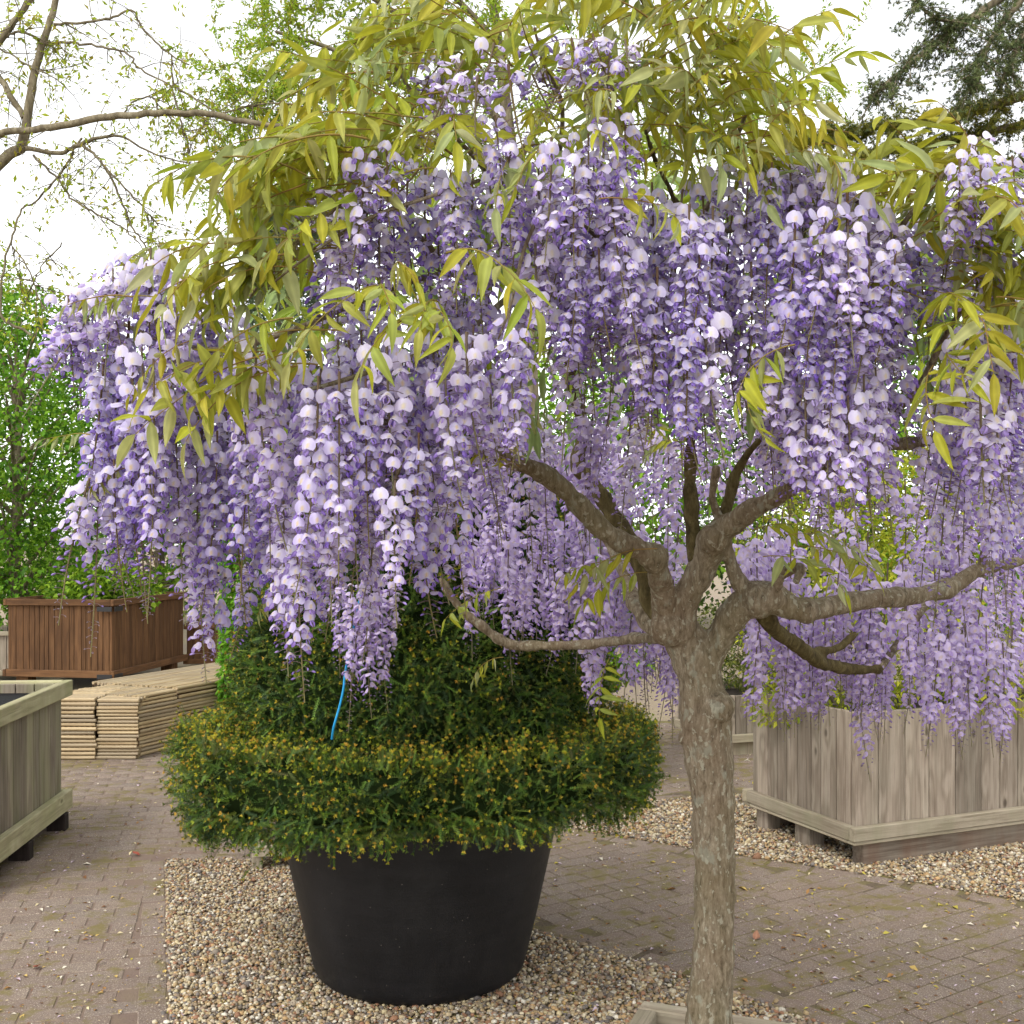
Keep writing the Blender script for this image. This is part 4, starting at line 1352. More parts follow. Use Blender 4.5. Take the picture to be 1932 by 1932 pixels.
def leaf_plan(L, pairs, droop, seed, tip=1.0):
    r_ = np.random.default_rng(seed)
    pts = []
    e0, e1 = r_.uniform(.1, .7), r_.uniform(-1.2, -.2)
    p = np.zeros(3); pts.append(p.copy())
    yaw = 0
    for t in np.linspace(0, 1, 12)[1:]:
        e = e0 + (e1 - e0) * t
        yaw += r_.normal(0, .06)
        p = p + np.array((math.cos(e) * math.cos(yaw), math.sin(yaw) * math.cos(e), math.sin(e))) * L / 11
        pts.append(p.copy())
    pts = np.array(pts)
    items = []
    for i in range(pairs):
        t = .22 + .74 * i / (pairs - .5)
        c = np.array([np.interp(t * 11, np.arange(12), pts[:, a]) for a in range(3)])
        tn = pts[min(11, int(t * 11) + 1)] - pts[int(t * 11)]; tn /= np.linalg.norm(tn)
        for s in (-1, 1):
            side = np.cross(tn, [0, 0, 1.0]) * s
            dr = side * (1 - droop) + tn * .35 + np.array((0, 0, -1.0)) * (droop + r_.normal(0, .12)) + r_.normal(0, .22, 3)
            up = np.array((0, 0, 1.0)) * (1 - droop) + side * .9 * droop + tn * .3 * droop
            sz = (1.0 - .45 * abs(t - .5)) * tip ** t * r_.uniform(.85, 1.12)
            items.append((c, dr, up + r_.normal(0, .38, 3), sz * r_.uniform(.85, 1.18)))
    items.append((pts[-1], pts[-1] - pts[-2] + np.array((0, 0, -.01)), np.array((0, .1, 1.0)), .95 * tip))
    return pts, items


def leaf_mesh(L, pairs, droop, seed, lsize, fold, tip=1.0, separate=False):
    r_ = random.Random(seed)
    pts, items = leaf_plan(L, pairs, droop, seed, tip)
    m = MB()
    V, F = tube(pts, np.linspace(.0016, .0006, len(pts)), 4)
    m.add(V, F, srgb(150, 128, 66) * (1 if seed % 2 else 1.15))
    tmpl = [leaflet(lsize, lsize * wd, fold * f_, cu_, c_, seed + j) for j, (wd, f_, cu_, c_) in enumerate(zip((.145, .17, .13, .155, .15), (1, .7, 1.2, .9, 1.1), (.3, .5, .2, .6, .4), OLV if seed % 2 else [OLV[0], GRY[0], GRY[1], OLV[3], GRY[2]]))]
    pieces = []
    for (c, dr, up, sz) in items:
        rt = rot_from(up, np.asarray(dr)[None])[0]
        j = r_.randrange(len(tmpl))
        if separate: pieces.append((j, c, rt, sz))
        else: m.add_many(tmpl[j][0], tmpl[j][1], mats(c[None], rt[None], np.array([sz])), tmpl[j][2][None])
    me = m.mesh('leaf', M['leaf'])
    if separate:
        lm = []
        for V, F, C in tmpl:
            q = MB(); q.add(V, F, C); lm.append(q.mesh('leaflet', M['leaf']))
        return me, lm, pieces
    return me


LEAF = [leaf_mesh(.21, 5, .35, 1, .072, .45), leaf_mesh(.24, 6, .5, 2, .066, .5), leaf_mesh(.18, 5, .6, 3, .06, .7, .8), leaf_mesh(.22, 6, .3, 4, .07, .35), leaf_mesh(.20, 5, .7, 5, .068, .6, .9),
        leaf_mesh(.15, 5, .85, 6, .055, .9, .75), leaf_mesh(.19, 6, .45, 7, .064, .5, .85), leaf_mesh(.13, 5, .9, 8, .05, 1.0, .7)]
LEAF_SEP = [leaf_mesh(.22, 5, .4, 21, .072, .4, 1, True), leaf_mesh(.22, 6, .5, 23, .068, .5, .95, True)]

r = np.random.default_rng(5)
leaves = []


def lv(u, v, d, az, el=0.0, kind=None, sc=1.0):
    leaves.append((P(u, v, d), az, el, int(r.integers(0, len(LEAF))) if kind is None else kind, sc))


def lv_area(u0, u1, v0, v1, n, d0, d1, az0, az1, el0=-20, el1=20, kinds=None, skew=0.0, sc=1.0):
    for _ in range(n):
        fu, fv = r.random(), r.random()
        u = u0 + (u1 - u0) * fu
        v = v0 + (v1 - v0) * fv + skew * (fu - .5)
        lv(u, v, r.uniform(d0, d1), r.uniform(az0, az1), r.uniform(el0, el1), None if kinds is None else kinds[int(r.integers(0, len(kinds)))], sc * r.uniform(.78, 1.22))


big = [0, 1, 3, 6]
# az: 180 points to the picture's left, 0 to the right, -90 to the viewer, el up/down
lv_area(620, 760, 240, 330, 12, 1.68, 1.85, 160, 205, -25, 15, big)
lv_area(570, 710, 330, 440, 9, 1.68, 1.85, 165, 205, -25, 5, big)
lv_area(500, 660, 420, 550, 9, 1.68, 1.86, 165, 215, -30, 0, big)
lv_area(480, 680, 580, 690, 5, 1.68, 1.8, 175, 230, -35, -5, big)
lv_area(700, 870, 130, 260, 11, 1.75, 1.95, 140, 215, -15, 25, big)
lv_area(760, 960, 20, 140, 16, 1.8, 2.0, 120, 240, -10, 25)
lv_area(880, 1260, 100, 260, 22, 1.86, 2.05, 180, 360, -25, 25)
lv_area(860, 1300, 20, 120, 14, 1.9, 2.1, 180, 360, -25, 10)
lv_area(960, 1330, -10, 60, 18, 1.78, 2.05, 180, 360, -20, 25)
lv_area(1180, 1330, 60, 220, 10, 1.8, 2.0, -120, 60, -15, 40)
lv_area(1270, 1390, 130, 300, 13, 1.85, 2.05, -150, 30, -10, 30)
lv_area(1180, 1420, 220, 360, 14, 1.85, 2.05, -110, 40, -20, 30)
lv_area(700, 880, 470, 600, 7, 1.66, 1.75, 200, 330, -45, -15, [0, 4, 6, 3])
lv_area(720, 900, 230, 330, 8, 1.72, 1.85, 180, 300, -25, 5)
lv_area(960, 1120, 170, 280, 7, 1.74, 1.85, 200, 340, -30, 5)
lv_area(1680, 1800, 330, 420, 8, 1.9, 2.1, 130, 250, -10, 15)
lv_area(1740, 1932, 300, 400, 16, 1.9, 2.1, 20, 250, -5, 35)
lv_area(1680, 1932, 370, 540, 21, 1.85, 2.05, -110, 60, -35, 5, big)
lv_area(1700, 1932, 520, 700, 12, 1.85, 2.05, 190, 330, -40, 0, big)
lv_area(1480, 1600, 290, 340, 5, 1.9, 2.0, -150, -30, -20, 10)
for a in ((1420, 130, 1.95, 15, 35, 0, 1.0), (1470, 190, 1.92, 10, 25, 6, 1.0), (1340, 300, 1.9, -20, 50, 6, .9), (1430, 260, 1.9, 40, 10, 2, 1), (370, 640, 1.86, 185, -20, 2, .85), (560, 690, 1.74, 195, -30, 0, 1.0), (600, 660, 1.74, 200, -20, 3, 1.0),
          (250, 560, 1.88, 175, -5, 7, 1.0), (290, 560, 1.9, 200, -5, 5, .8), (330, 470, 2.1, 150, 10, 2, .8), (400, 460, 2.1, 170, 10, 1, .8), (280, 470, 2.1, 120, 10, 5, .8), (440, 520, 1.95, 160, 5, 1, .9), (170, 820, 1.95, 170, 0, 7, .8), (245, 880, 2.0, 200, -30, 7, .8),
          (1500, 650, 1.74, 215, -40, 4, .9), (1430, 690, 1.76, 230, -40, 2, .9), (1760, 690, 1.85, 250, -40, 0, 1), (1240, 1035, 2.4, 175, -10, 1, .95), (1230, 1080, 2.5, 190, -25, 4, .95), (1190, 1060, 2.5, 200, -10, 6, .9), (1150, 1240, 3.0, 250, -55, 0, .9), (945, 1110, 2.8, 200, -30, 0, .8), (950, 1240, 3.0, 200, -20, 5, .8),
          (1480, 1010, 2.3, 10, 0, 1, .8), (1420, 1000, 2.35, 20, -5, 6, .9), (1440, 1050, 2.35, -10, -20, 3, .9), (1500, 1030, 2.3, -30, -20, 0, .8), (980, 880, 2.2, 160, 10, 6, .8), (1010, 800, 2.3, 100, 0, 3, .8), (1200, 810, 2.9, 60, 0, 3, .9), (1310, 830, 2.9, 160, 0, 1, .9), (560, 1090, 2.3, 200, -30, 5, .8),
          (880, 920, 2.3, 200, -40, 2, .8), (1820, 600, 1.82, 260, -30, 3, 1), (1890, 420, 1.84, -60, -30, 0, 1), (1880, 560, 1.84, 300, -35, 3, 1), (1130, 375, 1.68, -40, -25, 0, .8)):
    lv(*a)
# shaded leaves inside the crown
inner = MB()
for _ in range(150):
    u = r.uniform(430, 1930); v = 300 + 330 * r.random() + 200 * max(0, (900 - u) / 500)
    p = P(u, v, r.uniform(2.1, 3.2)) - WO
    rt = np.array((Matrix.Rotation(r.uniform(0, 6.28), 3, 'Z') @ Matrix.Rotation(r.uniform(-.3, .7), 3, 'Y')))
    lsrc = LEAF[int(r.integers(0, 4))]
    V = np.zeros(len(lsrc.vertices) * 3); lsrc.vertices.foreach_get('co', V); V = V.reshape(-1, 3)
    C = np.zeros(len(lsrc.vertices) * 4); lsrc.attributes['col'].data.foreach_get('color', C); C = C.reshape(-1, 4)[:, :3]
    lp = np.zeros(len(lsrc.loops), np.int32); lsrc.loops.foreach_get('vertex_index', lp)
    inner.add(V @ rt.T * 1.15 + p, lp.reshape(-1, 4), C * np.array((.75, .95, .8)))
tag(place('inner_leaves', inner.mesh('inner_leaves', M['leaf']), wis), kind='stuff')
nlet = 0
lorder = sorted(range(len(leaves)), key=lambda i: leaves[i][0][1])
sep = set(i for i in lorder if leaves[i][3] in (0, 1, 3, 6))
for i in lorder:
    p, az, el, kd, sc = leaves[i]
    e = Matrix.Rotation(R(az), 4, 'Z') @ Matrix.Rotation(-R(el), 4, 'Y') @ Matrix.Rotation(r.normal(0, .5), 4, 'X')
    q = e.to_quaternion()
    if i in sep and nlet < 285:
        me, lm, pieces = LEAF_SEP[i % 2]
        o = place('leaf', me, wis, p - WO, q, sc)
        for (j, c, rt, sz) in pieces:
            place('leaflet', lm[j], o, c, Matrix(rt.tolist()).to_quaternion(), sz); nlet += 1
    else:
        place('leaf', LEAF[kd], wis, p - WO, q, sc)
print('leaves', len(leaves), 'leaflets', nlet, 'flowers', nfl)

# ------------------------------------------------------------------ other trees and shrubs
def leaf_tmpl(l, w, fold=.4):
    V = np.array([(0, 0, 0), (l * .45, -w / 2, w * .5 * fold), (l, 0, -.12 * l), (l * .45, w / 2, w * .5 * fold)])
    return V, np.array([[0, 1, 2], [0, 2, 3]])


def leaf_cloud(m, centres, radii, n, l, w, cols, seed, flat=.75, down=.2, shell=.5, spread=1.0):
    """leaves through the volume of many soft clumps"""
    r_ = np.random.default_rng(seed)
    c = np.asarray(centres, float); rd = np.asarray(radii, float)
    pr_ = rd ** 2 / (rd ** 2).sum()
    i = r_.choice(len(c), n, p=pr_)
    d_ = r_.normal(size=(n, 3)); d_ /= np.linalg.norm(d_, axis=1, keepdims=True)
    rad = rd[i] * (r_.random(n) ** (1 / 3) * (1 - shell) + shell * r_.uniform(.75, 1.05, n))
    p = c[i] + d_ * rad[:, None] * np.array((1, 1, flat))
    x = d_ * .6 * spread + r_.normal(0, .6, (n, 3)) + np.array((0, 0, -down))
    up = r_.normal(0, .45, (n, 3)) + np.array((0, 0, 1.0))
    V, F = leaf_tmpl(l, w)
    col = np.asarray(cols)[r_.integers(0, len(cols), n)] * r_.uniform(.7, 1.25, (n, 1))
    m.add_many(V, F, mats(p, rot_from(up, x), r_.uniform(.65, 1.25, n)), col)


def leafy_tree(name, label, base, height, crown_r, trunk_r, n, l, w, cols, seed, cat='tree', clumps=26, crown_z=(.25, 1.0), group=None, flat=.6, mat='leaf_soft', lobes=None, squash=1.0, shell=.5):
    r_ = np.random.default_rng(seed)
    t = tag(empty(name, (base[0], base[1], 0)), label, cat, group)
    m = MB()
    tube_closed(m, spline([(0, 0, -.05), (r_.normal(0, .03), 0, height * .3), (r_.normal(0, .06), .03, height * .6), (0, 0, height * .92)], 16), np.linspace(trunk_r, trunk_r * .2, 16), 10)
    cs, rs = [], []
    for i in range(clumps):
        zf = crown_z[0] + (crown_z[1] - crown_z[0]) * (i + .5) / clumps
        a = i * 2.4 + r_.normal(0, .3)
        prof_ = math.sin(math.pi * min(.97, max(.08, (zf - crown_z[0]) / (crown_z[1] - crown_z[0]) * .85 + .12))) ** .7
        rr_ = crown_r * prof_ * math.sqrt(r_.uniform(.1, 1.0))
        c = np.array((rr_ * math.cos(a), rr_ * math.sin(a) * squash, zf * height))
        cs.append(c); rs.append(crown_r * r_.uniform(.28, .48))
        z0 = height * max(.15, zf - .22)
        tube_pts = spline([(0, 0, z0), c * np.array((.5, .5, 1)) + np.array((0, 0, -(c[2] - z0) * .4)), c], 8)
        V, F = tube(tube_pts, np.linspace(trunk_r * .35, trunk_r * .06, 8), 5)
        m.add(V, F)
    place('trunk', m.mesh('trunk', M['bark_grey']), t)
    m = MB()
    leaf_cloud(m, cs, rs, n, l, w, cols, seed + 1, flat, shell=shell)
    tag(place('crown', m.mesh('crown', M[mat], False), t), kind='stuff')
    return t


GRN = [srgb(*c) for c in ((104, 146, 34), (88, 130, 30), (122, 160, 40), (74, 112, 30), (136, 170, 48))]
LIME = [srgb(*c) for c in ((166, 170, 44), (150, 160, 40), (182, 180, 60), (132, 148, 40))]
DEEP = [srgb(*c) for c in ((66, 92, 38), (54, 78, 34), (82, 104, 44))]
BRT = [srgb(*c) for c in ((116, 158, 40), (100, 146, 36), (138, 174, 50), (88, 130, 34))]

leafy_tree('leafy_tree', 'bright green leafy tree rising behind the brown planter', P(30, 0, 14.2), 4.6, 1.9, .10, 26000, .075, .05, GRN, 31, clumps=36, crown_z=(.14, 1.0))
leafy_tree('leafy_tree', 'taller loose green tree behind the bright green one beside the brown planter', P(-110, 0, 16.5), 5.6, 1.9, .12, 15000, .085, .055, BRT, 32, clumps=30, crown_z=(.15, 1.0))
leafy_tree('leafy_tree', 'green tree far off behind the left blossom wing', P(300, 0, 21), 4.4, 2.0, .12, 8000, .13, .085, GRN, 33, clumps=28, crown_z=(.1, 1.0))
leafy_tree('leafy_tree', 'mid green tree far behind the forking trunk', P(1150, 0, 19), 4.6, 2.4, .13, 10000, .13, .085, BRT, 34, clumps=30, crown_z=(.16, 1.0))
leafy_tree('leafy_tree', 'deep green tree far behind the large grey planter', P(1800, 0, 18), 5.2, 2.6, .14, 11000, .13, .085, GRN, 35, clumps=32, crown_z=(.1, 1.0))
leafy_tree('leafy_tree', 'dark green tree far behind the small pinkish grey planter', P(1500, 0, 22), 4.8, 2.6, .14, 9000, .14, .09, DEEP, 36, clumps=28, crown_z=(.08, 1.0))
leafy_tree('leafy_tree', 'dark tree standing far behind the cone of the yew', P(760, 0, 20), 4.6, 2.6, .14, 9000, .14, .09, DEEP, 37, clumps=28, crown_z=(.06, 1.0))
leafy_tree('golden_maple', 'golden lime shrub tree growing out of the large grey planter', c0 + pa * .28 + np.array((-.385, .923)) * .45, 2.05, .62, .035, 9000, .038, .018, LIME, 38, 'shrub', 22, (.30, 1.0))
leafy_tree('golden_maple', 'second golden lime shrub in the large grey planter, farther from its corner', c0 + pa * 1.15 + np.array((-.385, .923)) * .45, 2.1, .66, .035, 8000, .038, .018, LIME, 39, 'shrub', 20, (.30, 1.0))
leafy_tree('green_shrub', 'bright green shrub with large leaves behind the cone of the yew', P(1040, 0, 7.4), 2.1, .62, .03, 3200, .085, .07, BRT, 40, 'shrub', 20, (.18, 1.0))
leafy_tree('green_shrub', 'low green leafy growth filling the large dark brown planter', (-4.72, 12.74), 1.22, .62, .02, 3200, .07, .05, GRN, 43, 'shrub', 22, (.66, 1.0))
leafy_tree('clipped_bush', 'dark green clipped bush in the small pinkish grey planter', P(1425, 0, 8.9), 1.05, .50, .03, 5500, .04, .014, [srgb(92, 100, 30), srgb(64, 80, 28), srgb(110, 112, 36)], 41, 'shrub', 18, (.46, 1.0), mat='needle', shell=.7)

# hornbeam column left of the yew: leaves in overlapping tiers
hb = tag(empty('hornbeam', (*P(520, 0, 9.2)[:2], 0)), 'lime green clipped hornbeam column at the edge of the yew', 'hedge')
m = MB()
r_ = np.random.default_rng(51)
n = 9000
a = r_.uniform(0, 2 * np.pi, n); z = r_.uniform(.15, 2.6, n)
tier = np.sin(z * 52 + 2 * np.sin(a * 3)) * .02
sq = .40 / np.maximum(np.abs(np.cos(a)), np.abs(np.sin(a))) ** .6 + tier - r_.exponential(.03, n)
p = np.stack([sq * np.cos(a), sq * np.sin(a), z], 1)
x = np.stack([np.cos(a), np.sin(a), np.full(n, -.55)], 1) + r_.normal(0, .4, (n, 3))
V, F = leaf_tmpl(.075, .042)
m.add_many(V, F, mats(p, rot_from(np.array((0, 0, 1.0)), x), r_.uniform(.7, 1.2, n)), np.array(BRT)[r_.integers(0, 4, n)] * r_.uniform(.75, 1.25, (n, 1)))
tag(place('crown', m.mesh('crown', M['leaf_soft'], False), hb), kind='stuff')
m = MB(); tube_closed(m, [(0, 0, -.03), (0, 0, 2.4)], [.06, .02], 10)
place('trunk', m.mesh('trunk', M['bark_grey']), hb)

# clipped blue-green conifer column showing above the left leaves
cc_ = tag(empty('conifer_column', (*P(535, 0, 8.6)[:2], 0)), 'blue green clipped conifer column with flat top behind the olive leaves', 'conifer')
m = MB()
n = 15000
zt = EYE + (HORIZON - 428) * 8.6 / FPX
a = r_.uniform(0, 2 * np.pi, n); z = r_.uniform(1.5, zt, n); top = r_.random(n) < .15
rr_ = np.where(top, .25 * np.sqrt(r_.random(n)), .25 - r_.exponential(.015, n)); z = np.where(top, zt - r_.exponential(.01, n), z)
p = np.stack([rr_ * np.cos(a), rr_ * np.sin(a), z], 1)
x = np.stack([np.cos(a), np.sin(a), r_.uniform(-.2, .8, n)], 1) + r_.normal(0, .5, (n, 3))
V, F = leaf_tmpl(.06, .024)
m.add_many(V, F, mats(p, rot_from(np.array((0, 0, 1.0)), x), r_.uniform(.7, 1.2, n)), np.array([srgb(120, 136, 110), srgb(98, 118, 92), srgb(138, 150, 120)])[r_.integers(0, 3, n)])
tag(place('crown', m.mesh('crown', M['needle'], False), cc_), kind='stuff')
m = MB(); tube_closed(m, [(0, 0, -.03), (0, 0, zt - .05)], [.10, .05], 12, srgb(50, 56, 44)); place('trunk', m.mesh('trunk', M['bark_grey']), cc_)

# ---- open-crowned tree at the upper left, coming into leaf
loc = P(-260, 0, 8.0)
lt = tag(empty('locust_tree', (loc[0], loc[1], 0)), 'nearly bare tree with long arching limbs and tiny new leaves against sky', 'tree')
LO = np.array((loc[0], loc[1], 0))
LIMBS = [
    [(-260, 1500, 8.0, 34), (-200, 900, 8.0, 28), (-90, 430, 8.0, 24), (0, 307, 8.0, 13), (40, 275, 8.0, 12), (52, 215, 8.0, 10), (65, 140, 8.0, 9), (84, 75, 8.0, 8), (104, 5, 8, 7), (120, -80, 8, 6)],
    [(-120, 300, 8.0, 14), (0, 252, 7.9, 8), (98, 241, 7.8, 8), (196, 222, 7.7, 8), (294, 214, 7.7, 7.5), (392, 214, 7.7, 7), (457, 229, 7.7, 6), (588, 246, 7.7, 5), (680, 270, 7.7, 4)],
    [(-90, 200, 8, 10), (0, 78, 8, 8), (30, 36, 8, 7), (75, -20, 8, 6)],
    [(-60, 90, 8, 8), (0, 147, 8, 7), (25, 190, 8, 7), (46, 222, 8, 6)],
    [(44, 280, 8, 6), (114, 289, 8, 5), (147, 275, 8, 5), (183, 261, 8, 4), (230, 258, 8, 3), (290, 290, 8, 2.2), (360, 310, 8, 1.5)],
    [(88, 82, 8, 3.5), (127, 80, 8, 3), (183, 87, 8, 2.8), (242, 101, 8, 2.6), (261, 127, 8, 2.4), (310, 154, 8, 2.2), (376, 190, 8, 2), (430, 230, 8, 1.6)],
    [(102, 46, 8, 3.2), (163, 43, 8, 3), (209, 33, 8, 2.8), (248, 20, 8, 2.6), (271, 55, 8, 2.6), (310, 95, 8, 2.2), (357, 124, 8, 1.8)],
    [(154, 274, 8, 4), (196, 310, 8, 3.2), (228, 376, 8, 2.8), (248, 425, 8, 2.4), (275, 465, 8, 2)],
    [(196, 314, 8, 2.6), (261, 382, 8, 2.2), (300, 425, 8, 1.8)],
    [(62, 294, 8, 3), (108, 336, 8, 2.8), (137, 376, 8, 2.6), (183, 405, 8, 2.4), (228, 428, 8, 2), (262, 458, 8, 1.8)],
    [(154, 262, 8, 3), (131, 300, 8, 2.6), (108, 336, 8, 2.6), (65, 382, 8, 2.4), (42, 395, 8, 2.4), (23, 447, 8, 2.6), (5, 520, 8, 2.8), (2, 590, 8, 3.2), (20, 612, 8, 3.6), (60, 630, 8, 3)],
    [(323, 105, 8, 2), (325, 163, 8, 2.4), (340, 225, 8, 2.6), (354, 268, 8, 2.6), (358, 307, 8, 2.4), (402, 353, 8, 2.4), (434, 402, 8, 2), (455, 458, 8, 1.8)],
    [(22, 465, 8, 2), (50, 500, 8, 1.9), (72, 560, 8, 1.8), (85, 585, 8, 1.6)],
    [(118, 460, 8, 1.8), (80, 500, 8, 1.6), (60, 540, 8, 1.4)],
    [(0, 92, 8, 2.4), (62, 128, 8, 2), (110, 150, 8, 1.4)],
    [(0, 75, 8, 3), (35, 60, 8, 3), (80, 76, 8, 3)],
    [(378, 212, 8, 3), (385, 235, 8, 3.5), (358, 268, 8, 3)],
    [(232, 215, 8, 2.4), (255, 190, 8, 2.2), (290, 185, 8, 2.2), (298, 212, 8, 2.4)],
    [(412, 215, 8, 2.4), (470, 200, 8, 2), (540, 196, 8, 1.8), (600, 210, 8, 1.5)],
]
m = MB(); ml_ = MB()
r_ = np.random.default_rng(61)
LT = leaf_tmpl(.055, .022)
LTC = np.array([srgb(*c) for c in ((160, 178, 52), (174, 188, 62), (138, 158, 48), (168, 160, 60))])


def twigs(mw, mlv, path, n, lo, hi, d_leaf, grav=-.1, thick=.0035, spread=1.0, seed=0, lt=LT, cols=LTC, sub=1):
    r2 = np.random.default_rng(seed)
    k_ = len(path)
    for _ in range(n):
        i = int(r2.integers(1, k_))
        p0 = path[i]
        tn = path[i] - path[i - 1]; tn = tn / max(np.linalg.norm(tn), 1e-6)
        dr = tn * .6 + r2.normal(0, .75, 3) * np.array((1, .6, 1)) * spread + np.array((0, 0, grav))
        dr /= np.linalg.norm(dr)
        L = r2.uniform(lo, hi)
        pts = [p0]
        for _s in range(5):
            dr = dr + r2.normal(0, .16, 3) + np.array((0, 0, grav * .3)); dr /= np.linalg.norm(dr)
            pts.append(pts[-1] + dr * L / 5)
        pts = np.array(pts)
        V, F = tube(pts, np.linspace(thick, thick * .3, 6), 3)
        mw.add(V, F)
        nl = int(L * d_leaf * r2.uniform(.3, 1.3))
        if nl:
            f_ = r2.uniform(.2, 1, nl) * 5; ii = np.minimum(f_.astype(int), 4)
            pp_ = pts[ii] + (pts[ii + 1] - pts[ii]) * (f_ - ii)[:, None] + r2.normal(0, .02, (nl, 3))
            x_ = r2.normal(0, .8, (nl, 3)) + dr * .5
            mlv.add_many(lt[0], lt[1], mats(pp_, rot_from(r2.normal(0, .6, (nl, 3)) + np.array((0, 0, 1.0)), x_), r2.uniform(.5, 1.2, nl)), cols[r2.integers(0, len(cols), nl)] * r2.uniform(.8, 1.2, (nl, 1)))
        if sub: twigs(mw, mlv, pts, 2, lo * .4, hi * .45, d_leaf, grav, thick * .6, spread, int(r2.integers(0, 1e9)), lt, cols, sub - 1)


for i, L_ in enumerate(LIMBS):
    q = spline(np.array([list(P(u, v, d_) - LO) + [PX(rp, d_)] for u, v, d_, rp in L_]), len(L_) * 5)
    q[:, :3] += r_.normal(0, .004, (len(q), 3)); q[:, 3] *= .82
    tube_closed(m, q[:, :3], q[:, 3], 8 if L_[0][3] > 4 else 5)
    st = 0 if i else 20
    twigs(m, ml_, q[st:, :3], (8 if i in (0, 2, 3) else 16 if i == 1 else 12), .15, .65, 30 if i >= 4 else 14, -.12, .0045, 1, 300 + i)
place('trunk', m.mesh('trunk', M['bark_grey']), lt)
tag(place('crown', ml_.mesh('crown', M['leaf_soft'], False), lt), kind='stuff')

# ---- feathery tree behind the crown's top
loc = P(1000, 0, 10.0)
ft = tag(empty('feathery_tree', (loc[0], loc[1], 0)), 'tall airy tree with fine pale green leaves behind the top of the blossom', 'tree')
FO = np.array((loc[0], loc[1], 0))
m = MB(); ml_ = MB()
FL = [[(1000, 1400, 10, 26), (1000, 900, 10, 22), (985, 500, 10, 18), (960, 250, 10, 12), (930, 0, 10, 8), (900, -200, 10, 4)],
      [(985, 520, 10, 12), (880, 380, 9.9, 9), (760, 290, 9.8, 7), (640, 250, 9.8, 5), (540, 270, 9.8, 3)],
      [(975, 380, 10, 10), (860, 240, 9.9, 7), (740, 150, 9.8, 6), (620, 90, 9.8, 4), (520, 60, 9.8, 3)],
      [(965, 260, 10, 8), (850, 110, 10, 6), (740, 20, 10, 5), (640, -30, 10, 3), (540, -20, 10, 2)],
      [(940, 80, 10, 6), (840, -20, 10, 5), (720, -90, 10, 3)],
      [(990, 500, 10, 12), (1120, 350, 10, 9), (1260, 200, 10, 7), (1370, 60, 10, 5), (1390, -40, 10, 3)],
      [(1120, 350, 10, 8), (1280, 260, 10, 6), (1420, 190, 10, 5), (1530, 150, 10, 3)],
      [(980, 300, 10, 8), (1080, 120, 10, 6), (1180, 0, 10, 4), (1250, -80, 10, 3)],
      [(640, 250, 9.8, 4), (560, 330, 9.8, 3), (500, 400, 9.8, 2)], [(740, 150, 9.8, 4), (690, 240, 9.8, 3), (640, 340, 9.8, 2)], [(620, 90, 9.8, 3), (560, 150, 9.8, 2.5), (480, 200, 9.8, 2)]]
for i, L_ in enumerate(FL):
    q = spline(np.array([list(P(u, v, d_) - FO) + [PX(rp, d_)] for u, v, d_, rp in L_]), len(L_) * 6)
    tube_closed(m, q[:, :3], q[:, 3], 6)
    twigs(m, ml_, q[(14 if i == 0 else 4):, :3], 40 if i not in (0, 5, 6, 7) else 26, .25, .95, 150, -.05, .005, 1, 400 + i)
place('trunk', m.mesh('trunk', M['bark_grey']), ft)
tag(place('crown', ml_.mesh('crown', M['leaf_soft'], False), ft), kind='stuff')

# ---- cedar at the upper right: drooping boughs with needle tufts
loc = P(2250, 0, 9.5)
ct = tag(empty('cedar_tree', (loc[0], loc[1], 0)), 'dark green cedar with layered needle boughs reaching in from outside', 'tree')
CO = np.array((loc[0], loc[1], 0))
m = MB(); mn = MB()
CB = [([(2250, 1350, 9.5, 60), (2250, 700, 9.5, 52), (2250, 100, 9.5, 44), (2250, -300, 9.5, 34)], 0, 0),
      ([(2250, -240, 9.5, 16), (2050, -100, 9.3, 12), (1900, -10, 9.2, 8), (1800, 55, 9.1, 6), (1730, 110, 9.1, 5), (1670, 160, 9.1, 3), (1640, 185, 9.1, 2)], 60, 1),
      ([(1960, -40, 9.25, 7), (1880, 60, 9.1, 5), (1850, 120, 9.0, 4), (1830, 170, 9.0, 2)], 30, 1),
      ([(2050, -90, 9.3, 8), (1960, 20, 9.1, 6), (1920, 90, 9.0, 5), (1890, 150, 9.0, 3)], 30, 1),
      ([(1850, 30, 9.1, 5), (1790, 40, 9.0, 4), (1745, 20, 9.0, 3), (1725, -10, 9, 2)], 18, 1),
      ([(2250, 60, 9.5, 16), (2050, 140, 9.6, 12), (1900, 190, 9.8, 9), (1780, 225, 10, 7), (1660, 240, 10.2, 5), (1560, 255, 10.3, 3), (1500, 262, 10.4, 2)], 75, 2),
      ([(2250, 140, 9.5, 14), (2080, 200, 9.9, 10), (1930, 235, 10, 8), (1800, 262, 10.1, 5), (1680, 285, 10.2, 3), (1600, 300, 10.2, 2)], 60, 2),
      ([(2250, 260, 9.5, 12), (2080, 300, 9.9, 9), (1940, 310, 10, 6), (1850, 330, 10.1, 4)], 40, 2),
      ([(1200, 200, 10.5, 3), (1240, 60, 10.6, 4), (1290, -60, 10.7, 5)], 10, 1)]
NT_ = []
rq = np.random.default_rng(71)
tv, tf_ = [], []
for i in range(16):                       # one tuft: short needles all round
    d_ = rq.normal(size=3); d_[0] = abs(d_[0]) * .8; d_ /= np.linalg.norm(d_)
    s_ = np.cross(d_, rq.normal(size=3)); s_ /= np.linalg.norm(s_)
    b_ = len(tv)
    tv += [-s_ * .0028, s_ * .0028, d_ * .034]
    tf_.append([b_, b_ + 1, b_ + 2])
tv, tf_ = np.array(tv), np.array(tf_)
